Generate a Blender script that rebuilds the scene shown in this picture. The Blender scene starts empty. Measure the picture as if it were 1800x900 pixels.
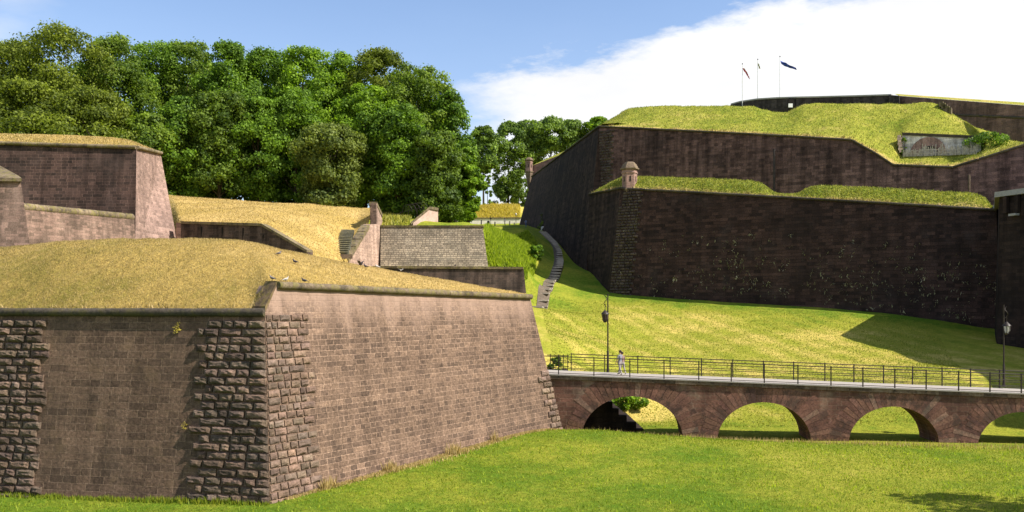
import bpy, math, random
import numpy as np
from mathutils import Vector, Matrix
from mathutils.bvhtree import BVHTree

random.seed(7)
RNG = np.random.default_rng(11)
F = 1559.0            # focal length, in units of a picture 1800 wide
HOR = 537.0
EYE = 10.0            # camera height; the moat lawn lies about 8.6 m lower
scene = bpy.context.scene
COL = scene.collection


def P(px, py, d):
    return np.array([(px - 900.0) * d / F, d, EYE + (HOR - py) * d / F])


# ------------------------------------------------------------------ objects
def tag(o, label=None, cat=None, group=None, kind=None):
    if label: o['label'] = label
    if cat: o['category'] = cat
    if group: o['group'] = group
    if kind: o['kind'] = kind
    return o


def empty(name, loc, label, cat, group=None, rz=0.0):
    o = bpy.data.objects.new(name, None)
    COL.objects.link(o)
    o.location = [float(v) for v in loc]
    o.rotation_euler = (0, 0, rz)
    o.empty_display_size = 0.3
    return tag(o, label, cat, group)


def link(name, me, mat=None, parent=None):
    o = bpy.data.objects.new(name, me)
    COL.objects.link(o)
    if mat is not None and len(me.materials) == 0:
        for m in (mat if isinstance(mat, (list, tuple)) else [mat]):
            me.materials.append(m)
    if parent is not None:
        o.parent = parent
        # geometry is written in world space; parents are unrotated empties
        o.location = (-parent.location.x, -parent.location.y, -parent.location.z)
        if parent.parent is not None or parent.type == 'MESH':
            o.location = (0, 0, 0)
    return o


def fast_mesh(name, V, Fc, k, uv=None, col=None, smooth=False, mats=None, facemat=None):
    """V (n,3), Fc (m,k) faces with k corners each"""
    V = np.asarray(V, dtype=np.float32); Fc = np.asarray(Fc, dtype=np.int32)
    me = bpy.data.meshes.new(name)
    n, m = len(V), len(Fc)
    me.vertices.add(n); me.vertices.foreach_set('co', V.ravel())
    me.loops.add(m * k); me.loops.foreach_set('vertex_index', Fc.ravel())
    me.polygons.add(m)
    me.polygons.foreach_set('loop_start', np.arange(0, m * k, k, dtype=np.int32))
    me.polygons.foreach_set('loop_total', np.full(m, k, dtype=np.int32))
    if smooth:
        me.polygons.foreach_set('use_smooth', np.ones(m, dtype=bool))
    me.update(calc_edges=True)
    if uv is not None:
        l = me.uv_layers.new(name='UVMap')
        l.data.foreach_set('uv', np.asarray(uv, dtype=np.float32)[Fc.ravel()].ravel())
    if col is not None:
        a = me.color_attributes.new('tint', 'FLOAT_COLOR', 'POINT')
        c = np.ones((n, 4), dtype=np.float32); c[:, :np.shape(col)[1]] = col
        a.data.foreach_set('color', c.ravel())
    me.validate()
    return me


class MB:
    """collects faces with a metre-true UV; build() links them as one mesh object"""
    def __init__(self):
        self.v = []; self.f = []; self.uv = []; self.c = []; self.sm = []; self.mi = []
        self.tint = (1, 1, 1)

    def face(self, pts, t=None, uv=None, smooth=False, mi=0):
        pts = [np.asarray(p, float) for p in pts]
        i0 = len(self.v)
        self.v += pts
        self.c += [self.tint] * len(pts)
        self.f.append(list(range(i0, i0 + len(pts))))
        self.sm.append(smooth); self.mi.append(mi)
        if uv is None:
            n = np.zeros(3)
            for a, b in zip(pts, pts[1:] + pts[:1]):
                n += np.cross(a, b)
            l = np.linalg.norm(n); n = n / l if l > 1e-12 else np.array([0, 0, 1.0])
            if abs(n[2]) > 0.8:
                uv = [(p[0], p[1]) for p in pts]
            else:
                tt = np.array([-n[1], n[0], 0]) if t is None else np.asarray(t, float)
                tt = tt / np.linalg.norm(tt)
                uv = [(p @ tt, p[2]) for p in pts]
        self.uv.append(uv)

    def box8(self, b, t=None):
        """b: 8 corners, bottom four then top four (both counter-clockwise from above)"""
        for q in ((3, 2, 1, 0), (4, 5, 6, 7), (0, 1, 5, 4), (1, 2, 6, 5), (2, 3, 7, 6), (3, 0, 4, 7)):
            self.face([b[i] for i in q], t)

    def box(self, c, size, rz=0.0, tilt=None):
        c = np.asarray(c, float); sx, sy, sz = np.asarray(size) / 2.0
        ca, sa = math.cos(rz), math.sin(rz)
        pts = []
        for z in (-sz, sz):
            for x, y in ((-sx, -sy), (sx, -sy), (sx, sy), (-sx, sy)):
                pts.append(c + np.array([x * ca - y * sa, x * sa + y * ca, z]))
        self.box8(pts)

    def grid(self, G, t=None, smooth=False, uvfun=None):
        R, C = G.shape[:2]
        for i in range(R - 1):
            for j in range(C - 1):
                q = [G[i, j], G[i, j + 1], G[i + 1, j + 1], G[i + 1, j]]
                uv = None
                if uvfun: uv = [uvfun(i, j), uvfun(i, j + 1), uvfun(i + 1, j + 1), uvfun(i + 1, j)]
                self.face(q, t, uv, smooth)

    def tube(self, path, rad, n=8, cap=True, smooth=True):
        path = [np.asarray(p, float) for p in path]
        rad = [rad] * len(path) if np.isscalar(rad) else rad
        rings = []; L = 0.0
        ref = None
        for i, p in enumerate(path):
            a = path[max(i - 1, 0)]; b = path[min(i + 1, len(path) - 1)]
            d = b - a; d = d / (np.linalg.norm(d) + 1e-12)
            if ref is None:
                ref = np.array([0, 0, 1.0]) if abs(d[2]) < 0.9 else np.array([1.0, 0, 0])
            x = np.cross(ref, d); x /= np.linalg.norm(x) + 1e-12
            y = np.cross(d, x); ref = y
            rings.append([p + rad[i] * (math.cos(2 * math.pi * k / n) * x + math.sin(2 * math.pi * k / n) * y) for k in range(n)])
        for i in range(len(path) - 1):
            l2 = L + np.linalg.norm(path[i + 1] - path[i])
            for k in range(n):
                k2 = (k + 1) % n
                w = 2 * math.pi * rad[i] / n
                self.face([rings[i][k], rings[i][k2], rings[i + 1][k2], rings[i + 1][k]],
                          uv=[(L, k * w), (L, (k + 1) * w), (l2, (k + 1) * w), (l2, k * w)], smooth=smooth)
            L = l2
        if cap:
            sh = lambda ring, p: [q + (p - q) * (0.0012 / (np.linalg.norm(p - q) + 1e-9)) for q in ring]
            self.face(sh(rings[0], path[0])[::-1]); self.face(sh(rings[-1], path[-1]))

    def slab(self, top, bot, back, nr=1, t=None):
        """a wall: front face between two polylines, then thickness by the vector back"""
        top = [np.asarray(p, float) for p in top]; bot = [np.asarray(p, float) for p in bot]
        back = np.asarray(back, float)
        G = np.array([[b + (a - b) * r / nr for a, b in zip(top, bot)] for r in range(nr + 1)])
        self.grid(G, t)
        for i in range(len(top) - 1):
            self.face([top[i], top[i + 1], top[i + 1] + back, top[i] + back], t)
            self.face([bot[i + 1] + back, bot[i] + back, top[i] + back, top[i + 1] + back], t)
            self.face([bot[i + 1], bot[i], bot[i] + back, bot[i + 1] + back], t)
        self.face([bot[0] + back, bot[0], top[0], top[0] + back])
        self.face([bot[-1], bot[-1] + back, top[-1] + back, top[-1]])

    def prism(self, poly, z0, z1):
        """vertical prism over a plan polygon (counter-clockwise); z0, z1 scalars or per-vertex lists"""
        n = len(poly)
        z0 = [z0] * n if np.isscalar(z0) else z0; z1 = [z1] * n if np.isscalar(z1) else z1
        B = [np.array([p[0], p[1], z]) for p, z in zip(poly, z0)]
        T = [np.array([p[0], p[1], z]) for p, z in zip(poly, z1)]
        for i in range(n):
            j = (i + 1) % n
            self.face([B[i], B[j], T[j], T[i]])
        self.face(T); self.face(B[::-1])

    def build(self, name, mat, parent=None):
        me = bpy.data.meshes.new(name)
        me.from_pydata([tuple(p) for p in self.v], [], self.f)
        l = me.uv_layers.new(name='UVMap')
        l.data.foreach_set('uv', np.array([c for u in self.uv for c in u], dtype=np.float32).ravel())
        a = me.color_attributes.new('tint', 'FLOAT_COLOR', 'POINT')
        c = np.ones((len(self.v), 4), dtype=np.float32); c[:, :3] = np.array(self.c)
        a.data.foreach_set('color', c.ravel())
        me.polygons.foreach_set('use_smooth', np.array(self.sm, dtype=bool))
        if isinstance(mat, (list, tuple)):
            me.polygons.foreach_set('material_index', np.array(self.mi, dtype=np.int32))
        if any(self.sm):
            import bmesh
            bm = bmesh.new(); bm.from_mesh(me)
            bmesh.ops.remove_doubles(bm, verts=bm.verts, dist=0.0004)
            bm.to_mesh(me); bm.free()
        me.update()
        return link(name, me, mat, parent)


# ------------------------------------------------------------------ numbers
def vnoise(x, y, seed=0):
    x = np.asarray(x, float); y = np.asarray(y, float)
    xi = np.floor(x).astype(np.int64); yi = np.floor(y).astype(np.int64)
    xf = x - xi; yf = y - yi
    def h(a, b):
        n = (a * 374761393 + b * 668265263 + seed * 974634599) & 0x7fffffff
        n = ((n ^ (n >> 13)) * 1274126177) & 0x7fffffff
        return ((n ^ (n >> 16)) & 0xffff) / 65535.0
    u = xf * xf * (3 - 2 * xf); v = yf * yf * (3 - 2 * yf)
    a = h(xi, yi); b = h(xi + 1, yi); c = h(xi, yi + 1); d = h(xi + 1, yi + 1)
    return (a + (b - a) * u) * (1 - v) + (c + (d - c) * u) * v


def fbm(x, y, seed=0, oct=4):
    s = 0; a = 0.5; t = 0
    for o in range(oct):
        s = s + a * vnoise(np.asarray(x) * 2 ** o, np.asarray(y) * 2 ** o, seed + o); t += a; a *= 0.5
    return s / t


def refine(rows, nr, nc, smooth=3):
    """rows (R,C,3) of control points -> a finer, softened grid that keeps the outer rows"""
    A = np.array(rows, float)
    R, C = A.shape[:2]
    # columns by arc length of the first row
    s = np.concatenate([[0], np.cumsum(np.linalg.norm(np.diff(A[0, :, :], axis=0), axis=1))])
    sn = np.linspace(0, s[-1], nc)
    sn = np.unique(np.concatenate([sn, s]))
    B = np.stack([np.stack([np.interp(sn, s, A[r, :, k]) for k in range(3)], -1) for r in range(R)])
    tn = np.linspace(0, R - 1, nr)
    tn = np.unique(np.concatenate([tn, np.arange(R)]))
    G = np.stack([np.stack([np.interp(tn, np.arange(R), B[:, c, k]) for k in range(3)], -1) for c in range(B.shape[1])], 1)
    for _ in range(smooth):
        H = G.copy()
        H[1:-1, 1:-1] = 0.5 * G[1:-1, 1:-1] + 0.125 * (G[:-2, 1:-1] + G[2:, 1:-1] + G[1:-1, :-2] + G[1:-1, 2:])
        G = H
    return G


def grid_mesh(name, G, mat, parent=None, tint=None, smooth=True):
    R, C = G.shape[:2]
    idx = np.arange(R * C).reshape(R, C)
    Fc = np.stack([idx[:-1, :-1], idx[:-1, 1:], idx[1:, 1:], idx[1:, :-1]], -1).reshape(-1, 4)
    V = G.reshape(-1, 3)
    t = None if tint is None else np.repeat(np.asarray(tint).reshape(-1, 1), 3, 1)
    me = fast_mesh(name, V, Fc, 4, uv=V[:, :2], col=t, smooth=smooth)
    return link(name, me, mat, parent)


def grid_pick(G, n, rng=RNG):
    """n random points on a grid surface, weighted by cell area; returns points"""
    a = G[:-1, :-1]; b = G[:-1, 1:]; c = G[1:, :-1]; d = G[1:, 1:]
    ar = np.linalg.norm(np.cross(b - a, c - a), axis=-1).ravel()
    k = rng.choice(len(ar), n, p=ar / ar.sum())
    u = rng.random((n, 1)); v = rng.random((n, 1))
    a, b, c, d = [q.reshape(-1, 3)[k] for q in (a, b, c, d)]
    return (a * (1 - u) + b * u) * (1 - v) + (c * (1 - u) + d * u) * v


def blades(name, pts, h, w, mat, lean=0.5, tint=None, parent=None, rng=RNG):
    """one triangle per blade of grass"""
    n = len(pts)
    hh = h * (0.45 + 0.9 * rng.random(n)); ww = w * (0.6 + 0.8 * rng.random(n))
    a = rng.random(n) * 2 * np.pi; b = rng.random(n) * 2 * np.pi; ln = lean * rng.random(n) * hh
    sx = np.stack([np.cos(a), np.sin(a), np.zeros(n)], -1) * ww[:, None] / 2
    top = pts + np.stack([np.cos(b) * ln, np.sin(b) * ln, hh], -1)
    base = pts - np.array([0, 0, 0.02])
    V = np.stack([base - sx, base + sx, top], 1).reshape(-1, 3)
    Fc = np.arange(3 * n).reshape(-1, 3)
    t = rng.random(n) if tint is None else tint
    t = np.repeat(np.repeat(t, 3)[:, None], 3, 1)
    me = fast_mesh(name, V, Fc, 3, col=t)
    return link(name, me, mat, parent)


# ------------------------------------------------------------------ materials
def lin(r, g, b):
    f = lambda c: (c / 255 / 12.92) if c / 255 <= 0.04045 else ((c / 255 + 0.055) / 1.055) ** 2.4
    return (f(r), f(g), f(b), 1)


class NT:
    def __init__(self, name, rough=0.9, spec=0.2):
        self.m = bpy.data.materials.new(name); self.m.use_nodes = True
        self.t = self.m.node_tree; self.n = self.t.nodes
        self.bsdf = self.n['Principled BSDF']
        self.bsdf.inputs['Roughness'].default_value = rough
        self.bsdf.inputs['Specular IOR Level'].default_value = spec

    def add(self, typ, **kw):
        nd = self.n.new(typ)
        for k, v in kw.items():
            setattr(nd, k, v)
        return nd

    def put(self, sock, v):
        if hasattr(v, 'is_output'): self.t.links.new(v, sock)
        else: sock.default_value = v

    def coord(self, which='UV', scale=(1, 1, 1), loc=(0, 0, 0)):
        if which == 'Position':
            o = self.add('ShaderNodeNewGeometry').outputs['Position']
        else:
            o = self.add('ShaderNodeTexCoord').outputs[which]
        m = self.add('ShaderNodeMapping'); self.put(m.inputs['Vector'], o)
        m.inputs['Scale'].default_value = scale; m.inputs['Location'].default_value = loc
        return m.outputs[0]

    def noise(self, vec, scale, detail=4, rough=0.55):
        nd = self.add('ShaderNodeTexNoise'); self.put(nd.inputs['Vector'], vec)
        nd.inputs['Scale'].default_value = scale; nd.inputs['Detail'].default_value = detail
        nd.inputs['Roughness'].default_value = rough
        return nd.outputs['Fac']

    def ramp(self, fac, a, b, lo=0.0, hi=1.0):
        nd = self.add('ShaderNodeMapRange'); nd.interpolation_type = 'SMOOTHSTEP'
        self.put(nd.inputs[0], fac)
        for i, v in zip((1, 2, 3, 4), (a, b, lo, hi)): nd.inputs[i].default_value = v
        return nd.outputs[0]

    def math(self, op, a, b=0.0, clamp=False):
        nd = self.add('ShaderNodeMath', operation=op, use_clamp=clamp)
        self.put(nd.inputs[0], a); self.put(nd.inputs[1], b)
        return nd.outputs[0]

    def mix(self, fac, a, b, mode='MIX'):
        nd = self.add('ShaderNodeMix', data_type='RGBA', blend_type=mode, clamp_factor=True)
        self.put(nd.inputs[0], fac); self.put(nd.inputs[6], a); self.put(nd.inputs[7], b)
        return nd.outputs[2]

    def scalecol(self, col, fac):
        """multiply a colour by a scalar socket"""
        c = self.add('ShaderNodeCombineColor')
        for i in range(3): self.put(c.inputs[i], fac)
        return self.mix(1.0, col, c.outputs[0], 'MULTIPLY')

    def attr(self, name='tint'):
        nd = self.add('ShaderNodeVertexColor'); nd.layer_name = name
        return nd.outputs['Color']

    def bump(self, h, dist, strength=1.0):
        nd = self.add('ShaderNodeBump'); self.put(nd.inputs['Height'], h)
        nd.inputs['Distance'].default_value = dist; nd.inputs['Strength'].default_value = strength
        self.put(self.bsdf.inputs['Normal'], nd.outputs[0])

    def color(self, c):
        self.put(self.bsdf.inputs['Base Color'], c); return self.m


def masonry(name, cA, cB, mortar, bw, bh, mort=0.012, stain=(0.03, 0.025, 0.022, 1), stain_amt=0.6, stain_scale=0.25,
            stain_lo=0.45, streak=0.5, pale=None, pale_amt=0.0, speck=0.0, bump=0.03, squash=1.35, tinted=False, off=0.43,
            fine=0.35, wobble=0.03, top_pale=None):
    N = NT(name, 0.95, 0.15)
    uv = N.coord('UV')
    wn = N.add('ShaderNodeTexNoise'); N.put(wn.inputs['Vector'], uv); wn.inputs['Scale'].default_value = 1.3; wn.inputs['Detail'].default_value = 2
    vm = N.add('ShaderNodeVectorMath', operation='MULTIPLY_ADD')
    N.put(vm.inputs[0], wn.outputs['Color']); vm.inputs[1].default_value = (wobble * 2, wobble, 0); N.put(vm.inputs[2], uv)
    def brick(w, h, o, f2, col1, col2, mo, shift=0.0):
        b = N.add('ShaderNodeTexBrick'); b.offset = o; b.squash = squash; b.squash_frequency = f2; b.offset_frequency = 2
        v = vm.outputs[0]
        if shift:
            mp = N.add('ShaderNodeMapping'); N.put(mp.inputs['Vector'], v); mp.inputs['Location'].default_value = (shift, 0, 0); v = mp.outputs[0]
        N.put(b.inputs['Vector'], v)
        b.inputs['Scale'].default_value = 1.0
        b.inputs['Brick Width'].default_value = w; b.inputs['Row Height'].default_value = h
        b.inputs['Mortar Size'].default_value = mort; b.inputs['Mortar Smooth'].default_value = 0.3
        b.inputs['Color1'].default_value = col1; b.inputs['Color2'].default_value = col2; b.inputs['Mortar'].default_value = mo
        b.inputs['Bias'].default_value = -0.05
        return b
    b1 = brick(bw, bh, off, 3, cA, cB, mortar)
    # another reading of the same courses with other joints, so that stone lengths differ from patch to patch
    b2 = brick(bw * 0.71, bh, 0.31, 2, cB, cA, mortar, 3.7)
    rowsel = N.add('ShaderNodeSeparateXYZ'); N.put(rowsel.inputs[0], vm.outputs[0])
    row = N.math('FLOOR', N.math('DIVIDE', rowsel.outputs[1], bh))
    wh = N.add('ShaderNodeTexWhiteNoise', noise_dimensions='1D'); N.put(wh.inputs['W'], row)
    sel = N.math('GREATER_THAN', wh.outputs['Value'], 0.55)
    c = N.mix(sel, b1.outputs['Color'], b2.outputs['Color'])
    mf = N.add('ShaderNodeMix', data_type='FLOAT'); N.put(mf.inputs[0], sel); N.put(mf.inputs[2], b1.outputs['Fac']); N.put(mf.inputs[3], b2.outputs['Fac'])
    fac = mf.outputs[0]
    # course-wise tone
    wh2 = N.add('ShaderNodeTexWhiteNoise', noise_dimensions='1D'); N.put(wh2.inputs['W'], N.math('ADD', row, 91.3))
    c = N.scalecol(c, N.ramp(wh2.outputs['Value'], 0, 1, 0.9, 1.1))
    fn = N.noise(uv, 7.0, 8, 0.7)
    c = N.scalecol(c, N.ramp(fn, 0.25, 0.75, 1 - fine, 1 + fine))
    c = N.scalecol(c, N.ramp(N.noise(uv, 26.0, 4, 0.75), 0.25, 0.75, 1 - fine * .8, 1 + fine * .8))
    big = N.noise(uv, stain_scale, 7, 0.62)
    c = N.mix(N.ramp(big, stain_lo, stain_lo + 0.22, 0.0, stain_amt), c, stain)
    if pale is not None:
        pn = N.noise(N.coord('UV', loc=(31, 17, 0)), stain_scale * 1.7, 7, 0.65)
        c = N.mix(N.ramp(pn, 0.5, 0.72, 0.0, pale_amt), c, pale)
    if streak:
        sn = N.noise(N.coord('UV', scale=(1.0, 0.07, 1)), 0.9, 6, 0.65)
        c = N.scalecol(c, N.ramp(sn, 0.36, 0.62, 1 - streak, 1.08))
    if speck:
        k = N.noise(uv, 3.2, 3, 0.8)
        c = N.mix(N.ramp(k, 0.68, 0.74, 0, speck), c, (0.35, 0.32, 0.25, 1))
    if top_pale:      # lime washed out of the joints below the coping
        zz = N.math('ADD', rowsel.outputs[1], N.math('MULTIPLY', N.math('SUBTRACT', N.noise(N.coord('UV', scale=(1.0, .25, 1)), 1.1, 6, .7), .5), 5.0))
        c = N.mix(N.ramp(zz, top_pale[0], top_pale[1], 0.0, .75), c, top_pale[2])
    if tinted:
        c = N.mix(1.0, c, N.attr(), 'MULTIPLY')
    hgt = N.math('ADD', N.math('MULTIPLY', fac, -0.8), N.math('MULTIPLY', N.noise(uv, 5.0, 6, 0.7), 0.8))
    N.bump(hgt, bump)
    return N.color(c)


def stone(name, a, b, scale=1.2, fine=0.3, bump=0.03, moss=None, moss_amt=0.0, tinted=True, coord='Position', bscale=6.0, dark=None):
    """plain weathered stone in the lump"""
    N = NT(name, 0.95, 0.15)
    p = N.coord(coord)
    c = N.mix(N.ramp(N.noise(p, scale, 6, 0.65), 0.3, 0.7), a, b)
    c = N.scalecol(c, N.ramp(N.noise(p, 9.0, 6, 0.7), 0.25, 0.75, 1 - fine, 1 + fine))
    if dark is not None:
        c = N.mix(N.ramp(N.noise(p, scale * 0.6, 5, 0.7), 0.48, 0.62, 0, 0.75), c, dark)
    if moss is not None:
        c = N.mix(N.ramp(N.noise(p, scale * 1.6, 6, 0.7), 0.47, 0.6, 0, moss_amt), c, moss)
    if tinted:
        c = N.mix(1.0, c, N.attr(), 'MULTIPLY')
    N.bump(N.noise(p, bscale, 8, 0.7), bump)
    return N.color(c)


def turf(name, green, mid, tan, amp=0.5, clump=1.4, bump=0.12, fine=0.35):
    """short grass: 'tint' red says how dry the grass is"""
    N = NT(name, 1.0, 0.05)
    p = N.coord('Position')
    sep = N.add('ShaderNodeSeparateColor'); N.put(sep.inputs[0], N.attr())
    big = N.noise(p, 0.16, 4, 0.6); med = N.noise(p, clump, 5, 0.7); sm = N.noise(p, 7.0, 4, 0.75)
    d = N.math('ADD', sep.outputs[0], N.math('MULTIPLY', N.math('SUBTRACT', big, 0.5), amp * 2.0))
    d = N.math('ADD', d, N.math('MULTIPLY', N.math('SUBTRACT', med, 0.5), amp * 1.5))
    d = N.math('ADD', d, N.math('MULTIPLY', N.math('SUBTRACT', sm, 0.5), amp * 0.9))
    c = N.mix(N.ramp(d, 0.0, 0.5), green, mid)
    c = N.mix(N.ramp(d, 0.45, 1.0), c, tan)
    c = N.scalecol(c, N.ramp(N.noise(p, 3.3, 6, 0.8), 0.3, 0.7, 1 - fine, 1 + fine))
    c = N.scalecol(c, N.ramp(N.noise(p, 11.0, 3, 0.7), 0.3, 0.7, 1 - fine, 1 + fine))
    N.bump(N.math('ADD', N.noise(p, 5.0, 8, 0.8), N.math('MULTIPLY', med, 0.6)), bump)
    return N.color(c)


def leafy(name, dark, light, trans=0.35, var=0.35):
    """leaves: 'tint' red picks the tone between two greens"""
    N = NT(name, 0.6, 0.25)
    sep = N.add('ShaderNodeSeparateColor'); N.put(sep.inputs[0], N.attr())
    c = N.mix(sep.outputs[0], dark, light)
    N.color(c)
    tr = N.add('ShaderNodeBsdfTranslucent'); N.put(tr.inputs[0], N.mix(1.0, c, (1.25, 1.3, 0.6, 1), 'MULTIPLY'))
    mx = N.add('ShaderNodeMixShader'); mx.inputs[0].default_value = trans
    out = N.n['Material Output']
    N.t.links.new(N.bsdf.outputs[0], mx.inputs[1]); N.t.links.new(tr.outputs[0], mx.inputs[2])
    N.t.links.new(mx.outputs[0], out.inputs['Surface'])
    return N.m


def plain(name, col, rough=0.6, metal=0.0, noise=0.15, spec=0.3):
    N = NT(name, rough, spec)
    N.bsdf.inputs['Metallic'].default_value = metal
    c = N.scalecol(col, N.ramp(N.noise(N.coord('Position'), 4.0, 5, 0.7), 0.3, 0.7, 1 - noise, 1 + noise))
    return N.color(c)
# ------------------------------------------------------------------ materials of this place
M = {}
M['lunette_dark'] = masonry('sandstone_front', (.17, .107, .073, 1), (.09, .058, .041, 1), (.25, .168, .115, 1), 0.72, 0.33,
    stain=(.07, .05, .036, 1), stain_amt=.45, stain_scale=.5, pale=(.23, .15, .085, 1), pale_amt=.35, streak=.2, bump=.05, mort=.016, fine=.5)
M['lunette_lit'] = masonry('sandstone_flank', (.18, .118, .083, 1), (.098, .066, .049, 1), (.32, .215, .155, 1), 0.5, 0.262,
    stain=(.1, .064, .048, 1), stain_amt=.25, stain_scale=.8, pale=(.3, .195, .14, 1), pale_amt=.2, streak=.2, bump=.03, mort=.017, fine=.6, top_pale=(EYE - 1.6, EYE + 1.2, (.36, .245, .19, 1)))
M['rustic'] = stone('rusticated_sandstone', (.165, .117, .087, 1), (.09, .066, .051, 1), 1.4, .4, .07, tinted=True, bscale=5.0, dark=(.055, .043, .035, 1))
M['rustic_lit'] = stone('sunlit_pinkish_rustication', (.24, .165, .125, 1), (.14, .1, .077, 1), 1.4, .35, .07, tinted=True, bscale=5.0, dark=(.1, .074, .058, 1))  # lighter copy of the rustic stone, with sunlight put into its colour
M['cordon'] = stone('cordon_stone', (.2, .155, .1, 1), (.12, .09, .062, 1), 1.8, .4, .03, moss=(.16, .14, .045, 1), moss_amt=.7, dark=(.05, .042, .032, 1))
M['cordon_dark'] = stone('dark_cordon_stone', (.085, .068, .052, 1), (.045, .04, .035, 1), 1.2, .4, .03, moss=(.1, .085, .03, 1), moss_amt=.5)
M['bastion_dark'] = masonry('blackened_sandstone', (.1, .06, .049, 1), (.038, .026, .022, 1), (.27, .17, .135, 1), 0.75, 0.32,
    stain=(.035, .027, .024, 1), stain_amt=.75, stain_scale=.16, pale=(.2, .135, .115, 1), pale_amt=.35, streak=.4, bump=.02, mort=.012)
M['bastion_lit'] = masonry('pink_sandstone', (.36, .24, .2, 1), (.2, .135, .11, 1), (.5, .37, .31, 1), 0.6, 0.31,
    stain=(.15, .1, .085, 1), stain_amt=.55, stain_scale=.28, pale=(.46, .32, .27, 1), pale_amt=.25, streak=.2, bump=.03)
M['retain'] = masonry('rough_pink_stone', (.27, .175, .14, 1), (.13, .09, .07, 1), (.3, .22, .17, 1), 0.5, 0.25,
    stain=(.09, .065, .05, 1), stain_amt=.55, stain_scale=.3, pale=(.36, .25, .2, 1), pale_amt=.5, streak=.3, bump=.03, speck=.4)
M['retain_dark'] = masonry('damp_dark_stone', (.12, .082, .066, 1), (.06, .045, .038, 1), (.13, .1, .08, 1), 0.7, 0.3,
    stain=(.04, .032, .028, 1), stain_amt=.7, stain_scale=.3, pale=(.2, .14, .12, 1), pale_amt=.4, streak=.5, bump=.02)
M['brick_wing'] = masonry('weathered_brick', (.46, .31, .245, 1), (.3, .2, .155, 1), (.5, .38, .3, 1), 0.42, 0.17,
    stain=(.17, .12, .095, 1), stain_amt=.6, stain_scale=.4, pale=(.47, .34, .28, 1), pale_amt=.5, streak=.3, bump=.015)
M['rubble'] = masonry('grey_rubble_stone', (.42, .335, .245, 1), (.22, .18, .135, 1), (.11, .09, .07, 1), 0.5, 0.26,
    stain=(.1, .085, .065, 1), stain_amt=.5, stain_scale=.4, pale=(.36, .31, .24, 1), pale_amt=.4, streak=.12, bump=.03, mort=.035, wobble=.12)
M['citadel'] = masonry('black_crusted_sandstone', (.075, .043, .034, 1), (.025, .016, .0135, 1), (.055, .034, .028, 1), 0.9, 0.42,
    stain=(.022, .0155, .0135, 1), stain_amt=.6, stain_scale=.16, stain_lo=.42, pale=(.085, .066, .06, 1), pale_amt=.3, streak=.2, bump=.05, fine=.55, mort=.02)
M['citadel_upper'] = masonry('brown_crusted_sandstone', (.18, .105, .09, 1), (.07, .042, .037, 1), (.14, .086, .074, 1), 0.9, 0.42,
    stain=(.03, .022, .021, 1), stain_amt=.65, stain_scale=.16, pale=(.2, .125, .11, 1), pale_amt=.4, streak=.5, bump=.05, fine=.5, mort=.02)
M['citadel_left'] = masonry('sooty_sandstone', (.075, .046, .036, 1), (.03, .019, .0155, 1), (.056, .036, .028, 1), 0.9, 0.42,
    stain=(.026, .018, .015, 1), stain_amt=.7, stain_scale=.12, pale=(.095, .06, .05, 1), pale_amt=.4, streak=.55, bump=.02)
M['red_wall'] = masonry('red_brown_sandstone', (.2, .12, .1, 1), (.12, .075, .064, 1), (.22, .16, .13, 1), 0.7, 0.33,
    stain=(.075, .052, .045, 1), stain_amt=.5, stain_scale=.2, pale=(.26, .18, .15, 1), pale_amt=.3, streak=.4, bump=.02, speck=.4)
M['battery'] = masonry('dark_slate_stone', (.075, .062, .06, 1), (.04, .034, .033, 1), (.06, .05, .045, 1), 0.6, 0.3,
    stain=(.028, .025, .026, 1), stain_amt=.6, stain_scale=.2, streak=.4, bump=.02)
M['flank'] = masonry('soot_and_shade_black_stone', (.042, .028, .022, 1), (.02, .014, .012, 1), (.03, .021, .0175, 1), 0.8, 0.36,
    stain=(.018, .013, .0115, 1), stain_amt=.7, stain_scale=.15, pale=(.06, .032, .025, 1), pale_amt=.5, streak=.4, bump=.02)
M['bridge'] = masonry('red_vosges_sandstone', (.215, .105, .078, 1), (.125, .063, .049, 1), (.36, .24, .18, 1), 0.9, 0.3,
    stain=(.075, .046, .037, 1), stain_amt=.5, stain_scale=.4, pale=(.27, .21, .155, 1), pale_amt=.6, streak=.35, bump=.03, mort=.012)
M['voussoir'] = stone('voussoir_stone', (.215, .107, .079, 1), (.14, .072, .055, 1), 1.6, .4, .02, tinted=True, dark=(.06, .04, .034, 1))
M['bridge_cornice'] = stone('cornice_stone', (.13, .088, .064, 1), (.075, .053, .04, 1), 1.4, .4, .02, moss=(.19, .155, .115, 1), moss_amt=.4)
M['concrete'] = plain('pale_concrete', (.33, .295, .26, 1), .9, noise=.1)
M['pale_stone'] = stone('pale_lit_stone', (.5, .36, .3, 1), (.38, .27, .22, 1), 1.2, .25, .02)
M['plaster'] = stone('limewashed_plaster', (.72, .68, .62, 1), (.58, .54, .48, 1), .7, .15, .01, tinted=False)
M['turret'] = masonry('turret_sandstone', (.36, .225, .185, 1), (.27, .17, .14, 1), (.38, .27, .22, 1), 0.55, 0.36,
    stain=(.16, .11, .09, 1), stain_amt=.5, stain_scale=.5, streak=.3, bump=.015)
M['turret_roof'] = stone('turret_roof_stone', (.2, .145, .108, 1), (.13, .095, .072, 1), 2.0, .3, .02, moss=(.2, .17, .08, 1), moss_amt=.5)
M['cap_slab'] = plain('pale_grey_coping', (.3, .29, .28, 1), .9)
M['casemate'] = masonry('whitewashed_stone', (.78, .73, .66, 1), (.56, .52, .47, 1), (.6, .56, .5, 1), 0.6, 0.3,
    stain=(.1, .095, .085, 1), stain_amt=.7, stain_scale=.4, streak=.5, bump=.02)
M['arch_brick'] = masonry('old_red_brick', (.4, .25, .2, 1), (.28, .17, .14, 1), (.4, .32, .27, 1), .35, .14, stain_amt=.4, bump=.01)
M['iron'] = plain('dark_painted_iron', (.028, .02, .016, 1), .5, noise=.2)
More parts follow.
